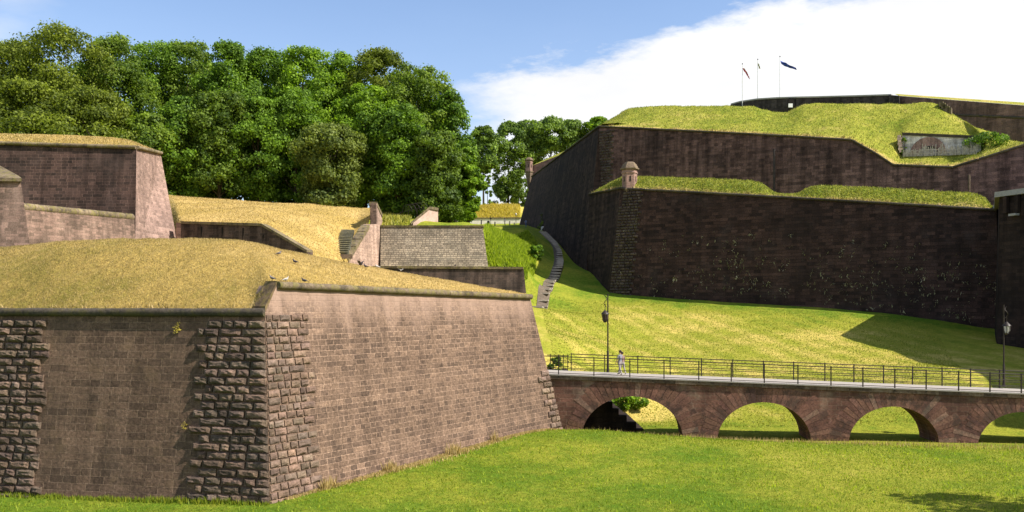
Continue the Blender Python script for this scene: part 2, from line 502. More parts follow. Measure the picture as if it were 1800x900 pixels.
M['glass_lamp'] = plain('dusty_lamp_glass', (.42, .4, .38, 1), .25, noise=.1, spec=.5)
M['wood_pale'] = plain('weathered_pale_wood', (.4, .36, .29, 1), .9, noise=.35)
M['void'] = plain('unlit_recess', (.012, .01, .009, 1), 1.0)
M['white_board'] = plain('white_board', (.75, .75, .74, 1), .6, noise=.04)
M['step'] = stone('path_step_stone', (.46, .4, .34, 1), (.36, .31, .265, 1), 1.5, .25, .02)
M['path_dirt'] = stone('path_gravel', (.16, .125, .095, 1), (.11, .088, .066, 1), 2.5, .35, .03, tinted=False)
M['stair'] = stone('mossy_stair_stone', (.12, .12, .1, 1), (.085, .085, .07, 1), 2.0, .3, .02, moss=(.22, .2, .1, 1), moss_amt=.4)
M['lawn'] = turf('mown_lawn', (.1, .172, .014, 1), (.265, .27, .032, 1), (.52, .4, .105, 1), .46, 1.2, .12, .24)
M['cit_turf'] = turf('citadel_turf', (.125, .18, .018, 1), (.305, .31, .045, 1), (.57, .42, .15, 1), .6, .8, .25, .32)
M['dry_turf'] = turf('sunburnt_turf', (.21, .175, .04, 1), (.4, .28, .083, 1), (.56, .4, .155, 1), .55, 1.8, .14, .24)
M['lawn_blade'] = leafy('lawn_blades', (.09, .165, .01, 1), (.31, .32, .028, 1), .35)
M['dry_blade'] = leafy('straw_blades', (.2, .155, .05, 1), (.62, .46, .21, 1), .25)
M['slope_blade'] = leafy('mown_slope_blades', (.12, .175, .012, 1), (.42, .375, .065, 1), .3)
M['gold_blade'] = leafy('golden_grass_blades', (.3, .24, .03, 1), (.62, .5, .1, 1), .45)
M['cit_blade'] = leafy('rough_grass_blades', (.1, .145, .015, 1), (.5, .45, .1, 1), .35)
M['weed_leaf'] = leafy('weed_leaves', (.12, .2, .012, 1), (.42, .5, .04, 1), .5)
M['wall_plant'] = leafy('wall_plants', (.14, .15, .04, 1), (.55, .5, .34, 1), .3)
M['bark'] = stone('bark', (.07, .055, .04, 1), (.04, .032, .025, 1), 3.0, .4, .03, tinted=False)
for nm, a, b in (('leaf_green', (.034, .075, .008), (.13, .205, .02)), ('leaf_olive', (.045, .066, .008), (.155, .18, .02)),
                 ('leaf_mixed', (.038, .072, .009), (.145, .195, .022)), ('leaf_dark', (.03, .058, .008), (.115, .16, .02)),
                 ('leaf_lime', (.042, .09, .008), (.175, .26, .018)), ('leaf_grey', (.038, .06, .012), (.15, .175, .04)), ('leaf_far', (.036, .07, .016), (.16, .22, .04))):
    M[nm] = leafy(nm, tuple(c * 1.35 for c in a) + (1,), tuple(c * k for c, k in zip(b, (1.85, 1.92, 1.6))) + (1,), .43)

# ------------------------------------------------------------------ the terrain
CTRL = []
def cp(*a):
    CTRL.append(P(*a))
def cw(x, y, z):
    CTRL.append(np.array([x, y, EYE + z]))
# the moat lawn in front
for a in ((0, 868, 41), (250, 878, 39.6), (475, 886, 38.2), (600, 852, 41.5), (750, 805, 47.5), (870, 765, 54), (990, 757, 58.5), (1050, 759, 59),
          (1200, 768, 58), (1400, 778, 57.2), (1600, 785, 56.4), (1800, 792, 55.5), (1300, 835, 45), (1700, 850, 43), (900, 905, 36.5), (1800, 905, 36), (0, 905, 37.5)):
    cp(*a)
for a in ((0, 10, -8.7), (60, 10, -8.2), (-60, 10, -8.9), (60, 45, -8.6), (0, -60, -8.7), (90, -60, -8), (-90, -60, -9), (-60, 45, -8.7)):
    cw(*a)
# the ditch under the bridge
for x in (10, 15, 20, 25, 30, 36, 43):
    k = -(x - 10) * .06
    cw(x, 60.8 + k, -9.15); cw(x, 63.0 + k, -9.25); cw(x, 66 + k, -9.1)
# the slope up to the citadel
for a in ((1150, 665, 82), (1100, 600, 98), (1080, 545, 116), (1115, 521, 124.5), (1300, 535, 116.5), (1500, 548, 109.2), (1620, 562, 105), (1750, 582, 100.8),
          (1700, 680, 69), (1690, 640, 80), (1500, 602, 93), (1300, 600, 96), (1300, 655, 83), (1500, 655, 80), (1800, 625, 84), (1800, 665, 72), (1150, 560, 110),
          (1000, 560, 105), (945, 541, 112), (965, 497, 128), (982, 470, 138), (978, 440, 154), (957, 412, 172), (1040, 478, 139.5), (1000, 438, 160),
          (915, 395, 200), (887, 397.5, 194), (805, 398, 205), (990, 600, 84), (1020, 640, 80)):
    cp(*a)
for a in ((2, 74, -4.2), (-2, 71, -4.4), (5.5, 78, -5.0), (8, 70.5, -8.7), (5, 62, -9.2), (3, 61.5, -9.0), (10, 75, -7.4), (6, 60.3, -8.95), (7.5, 66, -9.4)):
    cw(*a)
# the overgrown bank
for a in ((852, 399, 138), (930, 407, 152), (945, 418, 160), (858, 466, 121), (920, 469, 121), (940, 480, 132), (950, 441, 148), (900, 430, 136), (930, 520, 119), (936, 500, 125)):
    cp(*a)
for a in ((760, 397, 124), (690, 397, 124), (830, 397.5, 124), (760, 395, 132), (690, 391, 132), (820, 397, 133), (700, 381, 142), (740, 390, 142), (790, 395.5, 150), (790, 397.5, 128), (810, 397.5, 140), (775, 396.5, 138), (840, 394, 165)):
    cp(*a)
for a in ((-20, 62, -5), (-40, 62, -5), (-10, 75, -4), (-3, 75, -4.5), (-20, 85, -2), (-45, 80, -2), (-6, 92, -2), (-60, 90, 0), (-25, 100, 1), (-14, 104, 1.5), (-8, 106, 0.5), (-2, 104, 0), (-12, 113.5, 1.2), (-6, 113.5, 1.2), (-12, 117.5, 2.6), (-6, 117.5, 2.8),
          (-90, 145, 15.8), (-60, 145, 16), (-35, 145, 16), (-20, 145, 14.4), (-12, 145, 13.2), (-17, 114, 1.5), (-16, 118, 2.6), (-20, 110, 2), (-60, 110, 4), (-35, 115, 5), (-25, 170, 17), (-60, 175, 17), (-15, 185, 18),
          (-90, 240, 20), (-40, 250, 22), (0, 255, 27), (30, 245, 24), (0, 300, 23), (-100, 320, 22), (100, 320, 22), (100, 240, 20), (60, 180, 10), (40, 150, 8),
          (90, 60, -6), (90, 100, -1), (60, 130, 4)):
    cw(*a)
for a in ((870, 399.5, 168), (900, 399.5, 180), (850, 399.5, 154), (820, 398.5, 180), (850, 398, 190), (880, 396.8, 204), (830, 396.5, 214), (870, 396.8, 214), (905, 396.5, 214)):
    cp(*a)
for a in ((850, 363, 241), (905, 362.5, 241), (815, 365, 243), (860, 396, 222.5), (810, 396, 223), (905, 396, 222.5), (770, 393, 223)):
    cp(*a)
CTRL = np.array(CTRL)


def _tps_fit(p, reg=0.004):
    n = len(p); xy = p[:, :2] / 50.0
    r2 = ((xy[:, None] - xy[None]) ** 2).sum(-1)
    K = 0.5 * r2 * np.log(r2 + 1e-9) + reg * np.eye(n) * 0.02
    A = np.zeros((n + 3, n + 3)); A[:n, :n] = K
    A[:n, n] = 1; A[:n, n + 1:] = xy; A[n, :n] = 1; A[n + 1:, :n] = xy.T
    b = np.zeros(n + 3); b[:n] = p[:, 2]
    return xy, np.linalg.solve(A, b)


_xy, _w = _tps_fit(CTRL)


def ground_z(x, y):
    x = np.atleast_1d(np.asarray(x, float)); y = np.atleast_1d(np.asarray(y, float))
    sh = np.broadcast(x, y).shape
    q = np.stack([np.broadcast_to(x, sh).ravel(), np.broadcast_to(y, sh).ravel()], -1) / 50.0
    out = np.zeros(len(q))
    for i in range(0, len(q), 20000):
        s = q[i:i + 20000]
        r2 = ((s[:, None] - _xy[None]) ** 2).sum(-1)
        out[i:i + 20000] = (0.5 * r2 * np.log(r2 + 1e-9)) @ _w[:-3] + _w[-3] + s @ _w[-2:]
    return np.clip(out, EYE - 10.2, EYE + 27).reshape(sh)


def gz(x, y):
    return float(ground_z(x, y)[0])


def build_ground():
    xs = np.unique(np.concatenate([np.arange(-110, -30, 2.5), np.arange(-30, 66, 0.8), np.arange(66, 121, 2.5)]))
    ys = np.unique(np.concatenate([np.arange(-60, 30, 3.0), np.arange(30, 135, 0.8), np.arange(135, 321, 2.0)]))
    X, Y = np.meshgrid(xs, ys)
    Z = ground_z(X, Y)
    Z = Z + (fbm(X * 0.35, Y * 0.35, 3) - 0.5) * 0.22 * np.clip((Y - 60) / 20, 0.25, 1)
    # how dry the grass is: mown stripes down the slope, parched patches, a green belt along the foot of the walls
    far = np.clip((Y - 64) / 6, 0, 1)
    stripe = 0.5 + 0.5 * np.sin((X * 0.94 + Y * 0.33) * 2.1 + 0.8 * np.sin(Y * 0.1))
    dry = 0.21 + 0.15 * np.clip((X - 4) / 12, -1, 1) + 0.4 * (fbm(X * .12, Y * .12, 9) - .5) + 0.3 * (fbm(X * .6, Y * .6, 10) - .5)
    slope = 0.6 + 0.26 * (stripe - 0.5) + 0.42 * (fbm(X * .14, Y * .2, 21) - .5) + .3 * (fbm(X * .5, Y * .5, 22) - .5)
    wall_d = 137.0 - 1.17 * 0.6 * 0 - (Y + 0.6 * X)          # distance measure to the citadel front
    foot = np.exp(-np.clip((135.2 - (Y + 0.6 * X)) / 7.0, 0, 9) ** 2)
    slope = slope * (1 - foot) + foot * (0.12 + 0.5 * (fbm(X * .5, Y * .5, 5) - .5))
    ditch = np.exp(-((Y - 66) / 3.0) ** 2)
    slope = slope * (1 - 0.8 * ditch)
    dry = dry * (1 - far) + slope * far
    up = np.clip((Y - 108) / 10, 0, 1) * np.clip((14 - X) / 6, 0, 1)
    dry = dry * (1 - up) + up * (0.3 + 0.3 * (fbm(X * .3, Y * .3, 31) - .5))
    top = np.clip((Z - (EYE + 22.2)) / 0.8, 0, 1) * np.clip((Y - 215) / 5, 0, 1)
    dry = np.maximum(dry, top * 0.75)
    under = np.exp(-((X - 9) / 3.5) ** 2 - ((Y - 73) / 4) ** 2)
    dry = dry + 0.5 * under
    G = np.stack([X, Y, Z], -1)
    g = grid_mesh('lawn', G, M['lawn'], tint=dry)
    tag(g, 'rolling mown grass ground of the moat and citadel slope', 'ground', kind='structure')
    # the land beyond, out to the horizon
    ring = MB(); inner = [(-110, -60), (120.0, -60), (120.0, 320), (-110, 320)]
    xr, yr = xs[-1], ys[-1]
    inner = [(-110, -60), (xr, -60), (xr, yr), (-110, yr)]
    outer = [(-3500, -3500), (3500, -3500), (3500, 3500), (-3500, 3500)]
    ring.tint = (.4, .4, .4)
    for i in range(4):
        j = (i + 1) % 4
        a, b = np.array(inner[i]), np.array(inner[j]); A, B = np.array(outer[i]), np.array(outer[j])
        for k in range(24):
            t0, t1 = k / 24, (k + 1) / 24
            p, q = a + (b - a) * t0, a + (b - a) * t1; p2, q2 = A + (B - A) * t0, A + (B - A) * t1
            mz = lambda v: gz(*v) - 0.02
            ring.face([(p[0], p[1], mz(p)), (p2[0], p2[1], EYE - 6), (q2[0], q2[1], EYE - 6), (q[0], q[1], mz(q))][::-1])
    tag(ring.build('terrain', M['lawn']), 'distant grassland around the citadel hill', 'terrain', kind='structure')
    return G


GROUND = build_ground()
_gv = GROUND.reshape(-1, 3)
_R, _C = GROUND.shape[:2]
_ix = np.arange(_R * _C).reshape(_R, _C)
_gf = np.stack([_ix[:-1, :-1], _ix[:-1, 1:], _ix[1:, 1:], _ix[1:, :-1]], -1).reshape(-1, 4)
GBVH = BVHTree.FromPolygons([tuple(v) for v in _gv], [tuple(int(i) for i in f) for f in _gf])


def surf_z(x, y):
    h = GBVH.ray_cast(Vector((x, y, 200)), Vector((0, 0, -1)))
    return h[0].z if h[0] is not None else gz(x, y)


def see(px, py, bvh):
    """where the line of sight through a picture point meets a surface"""
    d = Vector(P(px, py, 1.0) - np.array([0, 0, EYE])).normalized()
    h = bvh.ray_cast(Vector((0, 0, EYE)), d)
    return None if h[0] is None else np.array(h[0])


def grid_bvh(G):
    R, C = G.shape[:2]
    ix = np.arange(R * C).reshape(R, C)
    f = np.stack([ix[:-1, :-1], ix[:-1, 1:], ix[1:, 1:], ix[1:, :-1]], -1).reshape(-1, 4)
    return BVHTree.FromPolygons([tuple(v) for v in G.reshape(-1, 3)], [tuple(int(i) for i in q) for q in f])
# ------------------------------------------------------------------ the bastion in front (battered walls round a grassed mound)
Z0 = EYE - 8.6; BAT = 1 / 6.0
C0 = P(475, 887, 38.2)[:2]; L0 = P(-250, 864, 42.3)[:2]; R0 = P(990, 758, 59.0)[:2]
def unit(v):
    v = np.asarray(v, float); return v / np.linalg.norm(v)
dL = unit(L0 - C0); dR = unit(R0 - C0)
nL = np.array([dL[1], -dL[0]]); nL = nL if nL[1] < 0 else -nL
nR = np.array([dR[1], -dR[0]]); nR = nR if nR[0] > 0 else -nR
nE = unit([.45, .89])
def meet(p1, n1, p2, n2, off):
    A = np.array([n1, n2]); b = np.array([n1 @ p1 - off, n2 @ p2 - off])
    return np.linalg.solve(A, b)
def c_arris(z):
    return np.array([*meet(C0, nL, C0, nR, BAT * (z - Z0)), z])
def r_arris(z):
    return np.array([*meet(R0, nR, R0, nE, BAT * (z - Z0)), z])
def l_end(z):
    q = L0 - nL * BAT * (z - Z0); return np.array([q[0], q[1], z])
def v3(xy, z=0.0): return np.array([xy[0], xy[1], z])
def onpx(a, b, px):
    """the point of the line a-b that stands at picture column px"""
    a = np.asarray(a, float); b = np.asarray(b, float); k = (px - 900) / F
    t = (k * a[1] - a[0]) / ((b[0] - a[0]) - k * (b[1] - a[1]))
    return a + (b - a) * t

ZLT = EYE - 0.31; ZRC = EYE + 0.92; ZRE = EYE + 0.56; ZB = EYE - 10.6
bastion = empty('bastion', (C0[0], C0[1], Z0), 'foreground brown stone bastion with blocky rusticated corner under a straw coloured grass mound', 'bastion')
m = MB()
m.slab([l_end(ZLT), c_arris(ZLT)], [l_end(ZB), c_arris(ZB)], v3(-nL * 1.2), 1, v3(dL))
m.build('front_wall', M['lunette_dark'], bastion)
tC2 = c_arris(ZRC) + v3(dR) * 0.72; tR = r_arris(ZRE)
m = MB(); t = v3(dR)
m.face([c_arris(ZB), r_arris(ZB), r_arris(ZLT), c_arris(ZLT)], t)
m.face([c_arris(ZLT), r_arris(ZLT), tR, tC2], t)
inw = v3(-nR * 1.2)
m.face([tC2, tR, tR + inw, tC2 + inw]); m.face([c_arris(ZLT), tC2, tC2 + inw, c_arris(ZLT) + inw])
bk = v3(-nE * 0 + np.array([-9.0, 3.0]))
m.face([r_arris(ZB), r_arris(ZB) + bk, tR + bk, tR])
m.face([tR, tR + bk, tR + bk + inw * .5 + v3((0, -2)), tR + inw])
m.build('side_wall', M['lunette_lit'], bastion)

# mouldings
m = MB()
a, b = l_end(ZLT), c_arris(ZLT); o = v3(nL * .06)
n = 20
for i in range(n):
    p, q = a + (b - a) * (i / n), a + (b - a) * ((i + .997) / n)
    m.tint = (random.uniform(.85, 1.15),) * 3
    m.tube([p + o, q + o], .19 + random.uniform(-.008, .008), 12)
m.build('cordon', M['cordon_dark'], bastion)
m = MB(); n = 17; o = v3(nR * .08)
for i in range(n):
    p, q = tC2 + (tR - tC2) * (i / n), tC2 + (tR - tC2) * ((i + .996) / n)
    m.tint = (random.uniform(.88, 1.14),) * 3
    j = RNG.normal(0, .006, 3)
    m.tube([p + o + j, (p + q) / 2 + o + j, q + o + j], [.17, .185, .17], 10)
m.build('cordon', M['cordon'], bastion)
# the sloping stone that steps up at the corner
m = MB(); a = c_arris(ZLT) + np.array([0, 0, .1]); w = unit(-nR + dL * .15) * .75; w = v3(w)
up = np.array([0, 0, .3])
b = tC2 + np.array([0, 0, -.02])
m.tint = (.95, .85, .75)
for (p, q) in ((a, a + (b - a) * .5), (a + (b - a) * .51, b)):
    m.box8([p - up * 2.2, q - up * 2.2, q - up * 2.2 + w, p - up * 2.2 + w, p + up * .6, q + up * .6, q + up * .6 + w, p + up * .6 + w])
m.box8([b - up * 2, b + v3(dR) * .55 - up * 2, b + v3(dR) * .55 + w - up * 2, b + w - up * 2, b + up * .75, b + v3(dR) * .55 + up * .65, b + v3(dR) * .55 + w + up * .65, b + w + up * .75])
m.build('corner_coping', M['cordon'], bastion)


def rustic_strip(corner, tdir, nrm, width, zlo, zhi, depth, course=0.37, parent=None, start=None, lens=(.42, 1.15), seed=1, mat=None, name='rusticated_quoin', gap=.05):
    """courses of rough-faced blocks standing proud of a battered face. corner(z): a point of the face at height z;
    tdir: direction along the face; width(z): how far the strip runs; start(z): where it begins"""
    rg = random.Random(seed); mb = MB(); z = zlo; row = 0
    up0 = unit(np.array([-nrm[0] * BAT, -nrm[1] * BAT, 1.0])); n3 = np.array([nrm[0], nrm[1], BAT]); n3 = n3 / np.linalg.norm(n3); t3 = v3(tdir)
    while z + course * .5 < zhi:
        W = width(z) + (rg.uniform(.12, .38) if row % 2 else -rg.uniform(.05, .3))
        u = start(z) if start else .02
        while u < W - .12:
            L = rg.uniform(*lens)
            if W - (u + L) < .3: L = W - u
            c = corner(z) + t3 * (u + L / 2) + up0 * course / 2
            hl, hh = L / 2 - gap / 2, course / 2 - gap * .55
            dj = depth * rg.uniform(.7, 1.2); s = rg.uniform(.7, 1.25)
            mb.tint = (s * rg.uniform(.95, 1.08), s, s * rg.uniform(.92, 1.05))
            nx = max(3, int(L / .16)); ny = 4
            G = np.zeros((ny + 1, nx + 1, 3))
            for i in range(ny + 1):
                for j in range(nx + 1):
                    x = -1 + 2 * j / nx; y = -1 + 2 * i / ny
                    edge = i in (0, ny) or j in (0, nx)
                    d = dj * (.5 if edge else rg.uniform(.78, 1.1))
                    k = .965 if edge else 1.0
                    G[i, j] = c + t3 * (x * hl * k + (0 if edge else rg.uniform(-.02, .02))) + up0 * (y * hh * (k if edge else .96) + rg.uniform(-.012, .012)) + n3 * d
            mb.grid(G)
            rim = [G[0, j] for j in range(nx + 1)] + [G[i, nx] for i in range(1, ny + 1)] + [G[ny, j] for j in range(nx - 1, -1, -1)] + [G[i, 0] for i in range(ny - 1, 0, -1)]
            def root(p):
                q = p - c; x = q @ t3; y = q @ up0
                return c + t3 * (max(-1, min(1, x / (hl * .965))) * hl) + up0 * (max(-1, min(1, y / (hh * .965))) * hh) - n3 * .04
            rt = [root(p) for p in rim]
            for i in range(len(rim)):
                j = (i + 1) % len(rim)
                mb.face([rt[i], rt[j], rim[j], rim[i]])
            u += L
        z += course; row += 1
    return mb.build(name, mat or M['rustic'], parent)

fr = lambda z, a, b: a + (b - a) * (z - (EYE - 8.7)) / 8.0
rustic_strip(c_arris, dL, nL, lambda z: fr(z, 3.75, 2.95), EYE - 8.95, EYE - .62, .2, .36, bastion, seed=3)
uL = lambda z, px: np.linalg.norm(onpx(c_arris(z), l_end(z), px) - c_arris(z))
rustic_strip(c_arris, dL, nL, lambda z: uL(z, 60) + 3.8, EYE - 8.95, EYE - .62, .19, .36, bastion, start=lambda z: fr(z, uL(z, 66), uL(z, 84)) + random.choice((-.22, .0, .2)), seed=5)
rustic_strip(c_arris, dR, nR, lambda z: fr(z, 2.75, 2.4), EYE - 9.1, EYE - .5, .11, .335, bastion, seed=8, lens=(.3, .75), gap=.06, mat=M['rustic_lit'])
rustic_strip(r_arris, -dR, nR, lambda z: 1.15, EYE - 9.2, EYE - 4.35, .16, .38, bastion, seed=9, lens=(.4, .8), mat=M['rustic_lit'])

# the mound of dry grass
Lc, Cc = l_end(ZLT) - v3(nL * .12), c_arris(ZLT) - v3(nL * .12)
cols = []
for pe, rp in ((-250, (-230, 452, 53)), (-100, (-90, 443, 52)), (0, (5, 436.5, 51)), (100, (100, 425.5, 50)), (210, (205, 420.5, 49.5)), (330, (310, 420, 49.5)), (415, (380, 421, 49.5))):
    cols.append((onpx(Lc, Cc, pe), P(*rp)))
cols.append((Cc + v3(dL) * .7, P(415, 423, 49.6)))
cols.append((tC2 - v3(nR * .6) + np.array([0, 0, .05]), P(455, 429.5, 50)))
ra, rb = tC2 - v3(nR * .12), tR - v3(nR * .12)
for pe, rp in ((530, (500, 441.5, 51.2)), (590, (560, 453.5, 52.7)), (670, (650, 470, 55)), (750, (730, 484, 57)), (830, (810, 497.5, 58.7)), (890, (880, 509.5, 59.8)), (931, (925, 518, 60.3))):
    cols.append((onpx(ra, rb, pe), P(*rp)))
E = np.array([c[0] for c in cols]); Rg = np.array([c[1] for c in cols])
rows = []
for tt in (0, .08, .2, .35, .5, .65, .8, .92, 1.0):
    q = E + (Rg - E) * tt; q[:, 2] = E[:, 2] + (Rg[:, 2] - E[:, 2]) * (1 - (1 - tt) ** 1.75); rows.append(q)
for tt, dz in ((1.2, -.25), (1.6, -1.4), (2.4, -4.5), (3.2, -7)):
    q = E + (Rg - E) * tt; q[:, 2] = Rg[:, 2] + dz * np.clip((Rg[:, 2] - EYE + 1) / 4, .3, 1); rows.append(q)
DOME = refine(rows, 60, 170, 8)
DOME[1:, :, 2] += (fbm(DOME[1:, :, 0] * .6, DOME[1:, :, 1] * .6, 4) - .5) * .16 + (fbm(DOME[1:, :, 0] * 2.5, DOME[1:, :, 1] * 2.5, 14) - .5) * .1
tn = .5 + .25 * (fbm(DOME[..., 0] * .3, DOME[..., 1] * .3, 6) - .5) + .22 * np.clip((DOME[..., 0] + 14) / 8, -1, 1)
grid_mesh('turf_mound', DOME, M['dry_turf'], bastion, tint=tn)
DBVH = grid_bvh(DOME)
front = DOME[:48]
pts = grid_pick(front, 90000)
g = blades('dry_grass', pts, .075, .032, M['dry_blade'], 1.0, tint=np.clip(.35 + .5 * (fbm(pts[:, 0] * .5, pts[:, 1] * .5, 8) - .3) + .12 * RNG.normal(size=len(pts)) + .2 * np.clip((pts[:, 0] + 14) / 8, -1, 1), 0, 1))
tag(g, 'short sunburnt straw coloured grass over the foreground mound', 'grass', kind='stuff')

ed = np.concatenate([DOME[k] for k in (0, 1, 2)]); k = RNG.integers(0, len(ed), 5200); pts = ed[k] + RNG.normal(0, .07, (5200, 3)) * (1.2, 1, .2)
kp = fbm(pts[:, 0] * 1.4, pts[:, 1] * 1.4, 41, 3) > .47; pts = pts[kp]
tag(blades('dry_tufts', pts, .2, .035, M['dry_blade'], 1.1, tint=np.clip(.45 + .3 * RNG.normal(size=len(pts)), 0, 1)), 'ragged dry tufts growing over the coping of the foreground bastion', 'grass', kind='stuff')

# ------------------------------------------------------------------ the bastion behind, upper left
ub = empty('bastion', P(240, 470, 90), 'tall dark stone bastion at upper left with pale pink side face and grass top', 'bastion')
tl, tc, tr = P(-160, 247, 91.5), P(240, 259, 91.5), P(282, 269, 101)
bl, bc, br = P(-160, 480, 90), P(237, 480, 89.8), P(322, 480, 99.4)
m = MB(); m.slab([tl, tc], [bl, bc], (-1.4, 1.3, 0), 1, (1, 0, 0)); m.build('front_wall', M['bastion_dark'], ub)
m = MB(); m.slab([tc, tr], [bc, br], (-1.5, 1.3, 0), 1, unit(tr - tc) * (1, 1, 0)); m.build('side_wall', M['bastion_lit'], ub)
m = MB()
for a, b, n, o in ((tl, tc, 14, (0, -.1, 0)), (tc, tr, 6, (.1, 0, 0))):
    for i in range(n):
        m.tint = (random.uniform(.9, 1.5),) * 3
        m.tube([a + (b - a) * (i / n) + o, a + (b - a) * ((i + .98) / n) + o], .2, 8)
m.build('cordon', M['cordon'], ub)
cols = [(tl, P(-140, 232, 96)), (P(0, 251.8, 91.5), P(5, 234, 96.5)), (P(130, 255.6, 91.5), P(130, 237, 96.5)), (P(195, 257.6, 91.5), P(190, 240.5, 96.2)), (tc, P(215, 244, 96)), (tc + (tr - tc) * .5, P(250, 256, 98)), (tr, P(278, 266.5, 101.5))]
E = np.array([c[0] for c in cols]); Rg = np.array([c[1] for c in cols]); E = E + np.array([0, .15, .05])
rows = []
for tt in (0, .25, .6, 1.0):
    q = E + (Rg - E) * tt; q[:, 2] = E[:, 2] + (Rg[:, 2] - E[:, 2]) * (1 - (1 - tt) ** 1.4); rows.append(q)
kx = np.array([0, 0, 0, -1, -2.5, -4.5, -6.0]); q = Rg + np.stack([kx, 4 + 0 * kx, -.4 + 0 * kx], -1); rows.append(q); rows.append(q + np.stack([kx, 4 + 0 * kx, -2.5 + 0 * kx], -1))
G = refine(rows, 24, 60, 2); G[1:, :, 2] += (fbm(G[1:, :, 0], G[1:, :, 1], 4) - .5) * .15
grid_mesh('turf', G, M['dry_turf'], ub, tint=.32 + .3 * (fbm(G[..., 0] * .4, G[..., 1] * .4, 5) - .5))
p1 = grid_pick(G[:14], 9000)

# the tower corner cut by the left edge of the picture
tw = empty('corner_tower', P(20, 450, 74), 'weathered stone corner tower with sloping slab cap at the left edge of the photo', 'tower')
m = MB()
a, b = P(-120, 313, 74), P(36, 315, 75); a2, b2 = P(-120, 470, 73), P(58, 470, 73.6); c, c2 = P(30, 312, 82), P(44, 470, 83)
m.slab([a, b, c], [a2, b2, c2], (-.8, .8, 0)); m.build('wall', M['retain'], tw)
m = MB(); dn = np.array([0, 0, -.28])
A_, B_, C_ = P(-120, 311, 73.7), P(38, 313, 74.7), P(33, 309, 82.5); r1, r2 = P(-120, 272, 78), P(-4, 289, 78)
m.face([A_, B_, r2, r1]); m.face([B_, C_, r2]); m.face([A_ + dn, B_ + dn, B_, A_]); m.face([B_ + dn, C_ + dn, C_, B_]); m.face([A_ + dn, C_ + dn, B_ + dn]); m.face([r1, r2, C_])
m.build('cap', M['cordon'], tw)
# wall with rounded coping between tower and bastion
rw = empty('retaining_wall', P(140, 420, 83), 'pinkish rubble wall with rounded mossy coping in front of the dark upper left bastion', 'wall')
a, b = P(41, 366, 75.5), P(236, 384, 89.5)
m = MB(); m.slab([a, b], [P(43, 480, 75.2), P(240, 480, 89)], (-.8, .3, 0), 1, unit((b - a) * (1, 1, 0))); m.build('wall', M['retain'], rw)
m = MB(); n = 11
for i in range(n):
    m.tint = (random.uniform(.85, 1.4),) * 3
    p, q = a + (b - a) * (i / n), a + (b - a) * ((i + .975) / n); o = np.array([-.25, .05, .12])
    m.tube([p + o, q + o], .36, 10)
m.build('coping', M['cordon'], rw)
# low dark wall with drain slots
lw = empty('retaining_wall', P(420, 440, 95), 'low dark retaining wall with upright drain slots and sloping right end behind the mound', 'wall')
pa, pb, pc = P(319, 392, 98), P(460, 396, 94), P(541, 443, 91)
qa, qb, qc = P(319, 475, 97.6), P(460, 475, 93.6), P(541, 475, 90.8)
m = MB(); m.slab([pa, pb, pc], [qa, qb, qc], (.3, 1.0, 0)); m.build('wall', M['retain_dark'], lw)
m = MB()
for a, b, n in ((pa, pb, 5), (pb, pc, 4)):
    for i in range(n):
        m.tint = (random.uniform(.9, 1.3),) * 3
        p, q = a + (b - a) * (i / n), a + (b - a) * ((i + .985) / n); o = np.array([-.06, -.14, 0]); w = np.array([.3, 1.1, 0]); u = np.array([0, 0, .2])
        m.box8([p + o - u * .4, q + o - u * .4, q + w - u * .4, p + w - u * .4, p + o + u, q + o + u, q + w + u, p + w + u])
m.build('coping', M['cordon'], lw)
for px in (355, 391.5, 428, 464):
    s = onpx(pa, pb, px) if px < 460 else onpx(pb, pc, px)
    m = MB(); m.box(s + np.array([-.02, -.03, -1.5 if px < 460 else -2.0]), (.16, .1, 2.3), 0); m.build('drain_slot', M['void'], lw)
m = MB(); m.slab([P(309, 391, 98.4), P(318, 391.5, 98)], [P(309, 475, 98), P(318, 475, 97.6)], (.2, .8, 0)); m.build('end_pier', M['bastion_lit'], lw)

# tan slope behind
cols = [((297, 440, 100), (282, 341, 132)), ((318, 393, 99.6), (300, 342.5, 132)), ((460, 397, 95.6), (440, 354, 132)), ((538, 444, 92.6), (525, 358, 132)),
        ((572, 458, 95), (568, 360.5, 132)), ((596, 466, 101), (598, 362, 132)), ((609.5, 463, 107.3), (634, 364.5, 131.5)), ((645, 405, 115.8), (657, 366.5, 130))]
E = np.array([P(*c[0]) for c in cols]); Rg = np.array([P(*c[1]) for c in cols])
rows = [E + (Rg - E) * tt + np.array([0, 0, .35 * math.sin(math.pi * tt)]) for tt in (0, .25, .5, .75, 1)]
rows += [Rg + np.array([0, 5, -.2]), Rg + np.array([0, 14, -2])]
SLOPE = refine(rows, 40, 90, 2)
SLOPE[1:, :, 2] += (fbm(SLOPE[1:, :, 0] * .3, SLOPE[1:, :, 1] * .3, 44) - .5) * .5
zrel = np.linspace(0, 1, SLOPE.shape[0])[:, None]
tn = .62 + .35 * (fbm(SLOPE[..., 0] * .1, SLOPE[..., 1] * .5, 45) - .5) + 0 * zrel
tag(grid_mesh('grass_slope', SLOPE, M['dry_turf'], None, tint=tn), 'straw coloured mown slope below the woodland', 'slope', kind='structure')
p2 = grid_pick(SLOPE[:30], 26000)
pts = np.concatenate([p1, p2])
g = blades('dry_grass', pts, .13, .08, M['dry_blade'], 1.0, tint=np.clip(.5 + .3 * RNG.normal(size=len(pts)), 0, 1))
tag(g, 'sunburnt grass on the slope below the woodland and on the upper left bastion', 'grass', kind='stuff')

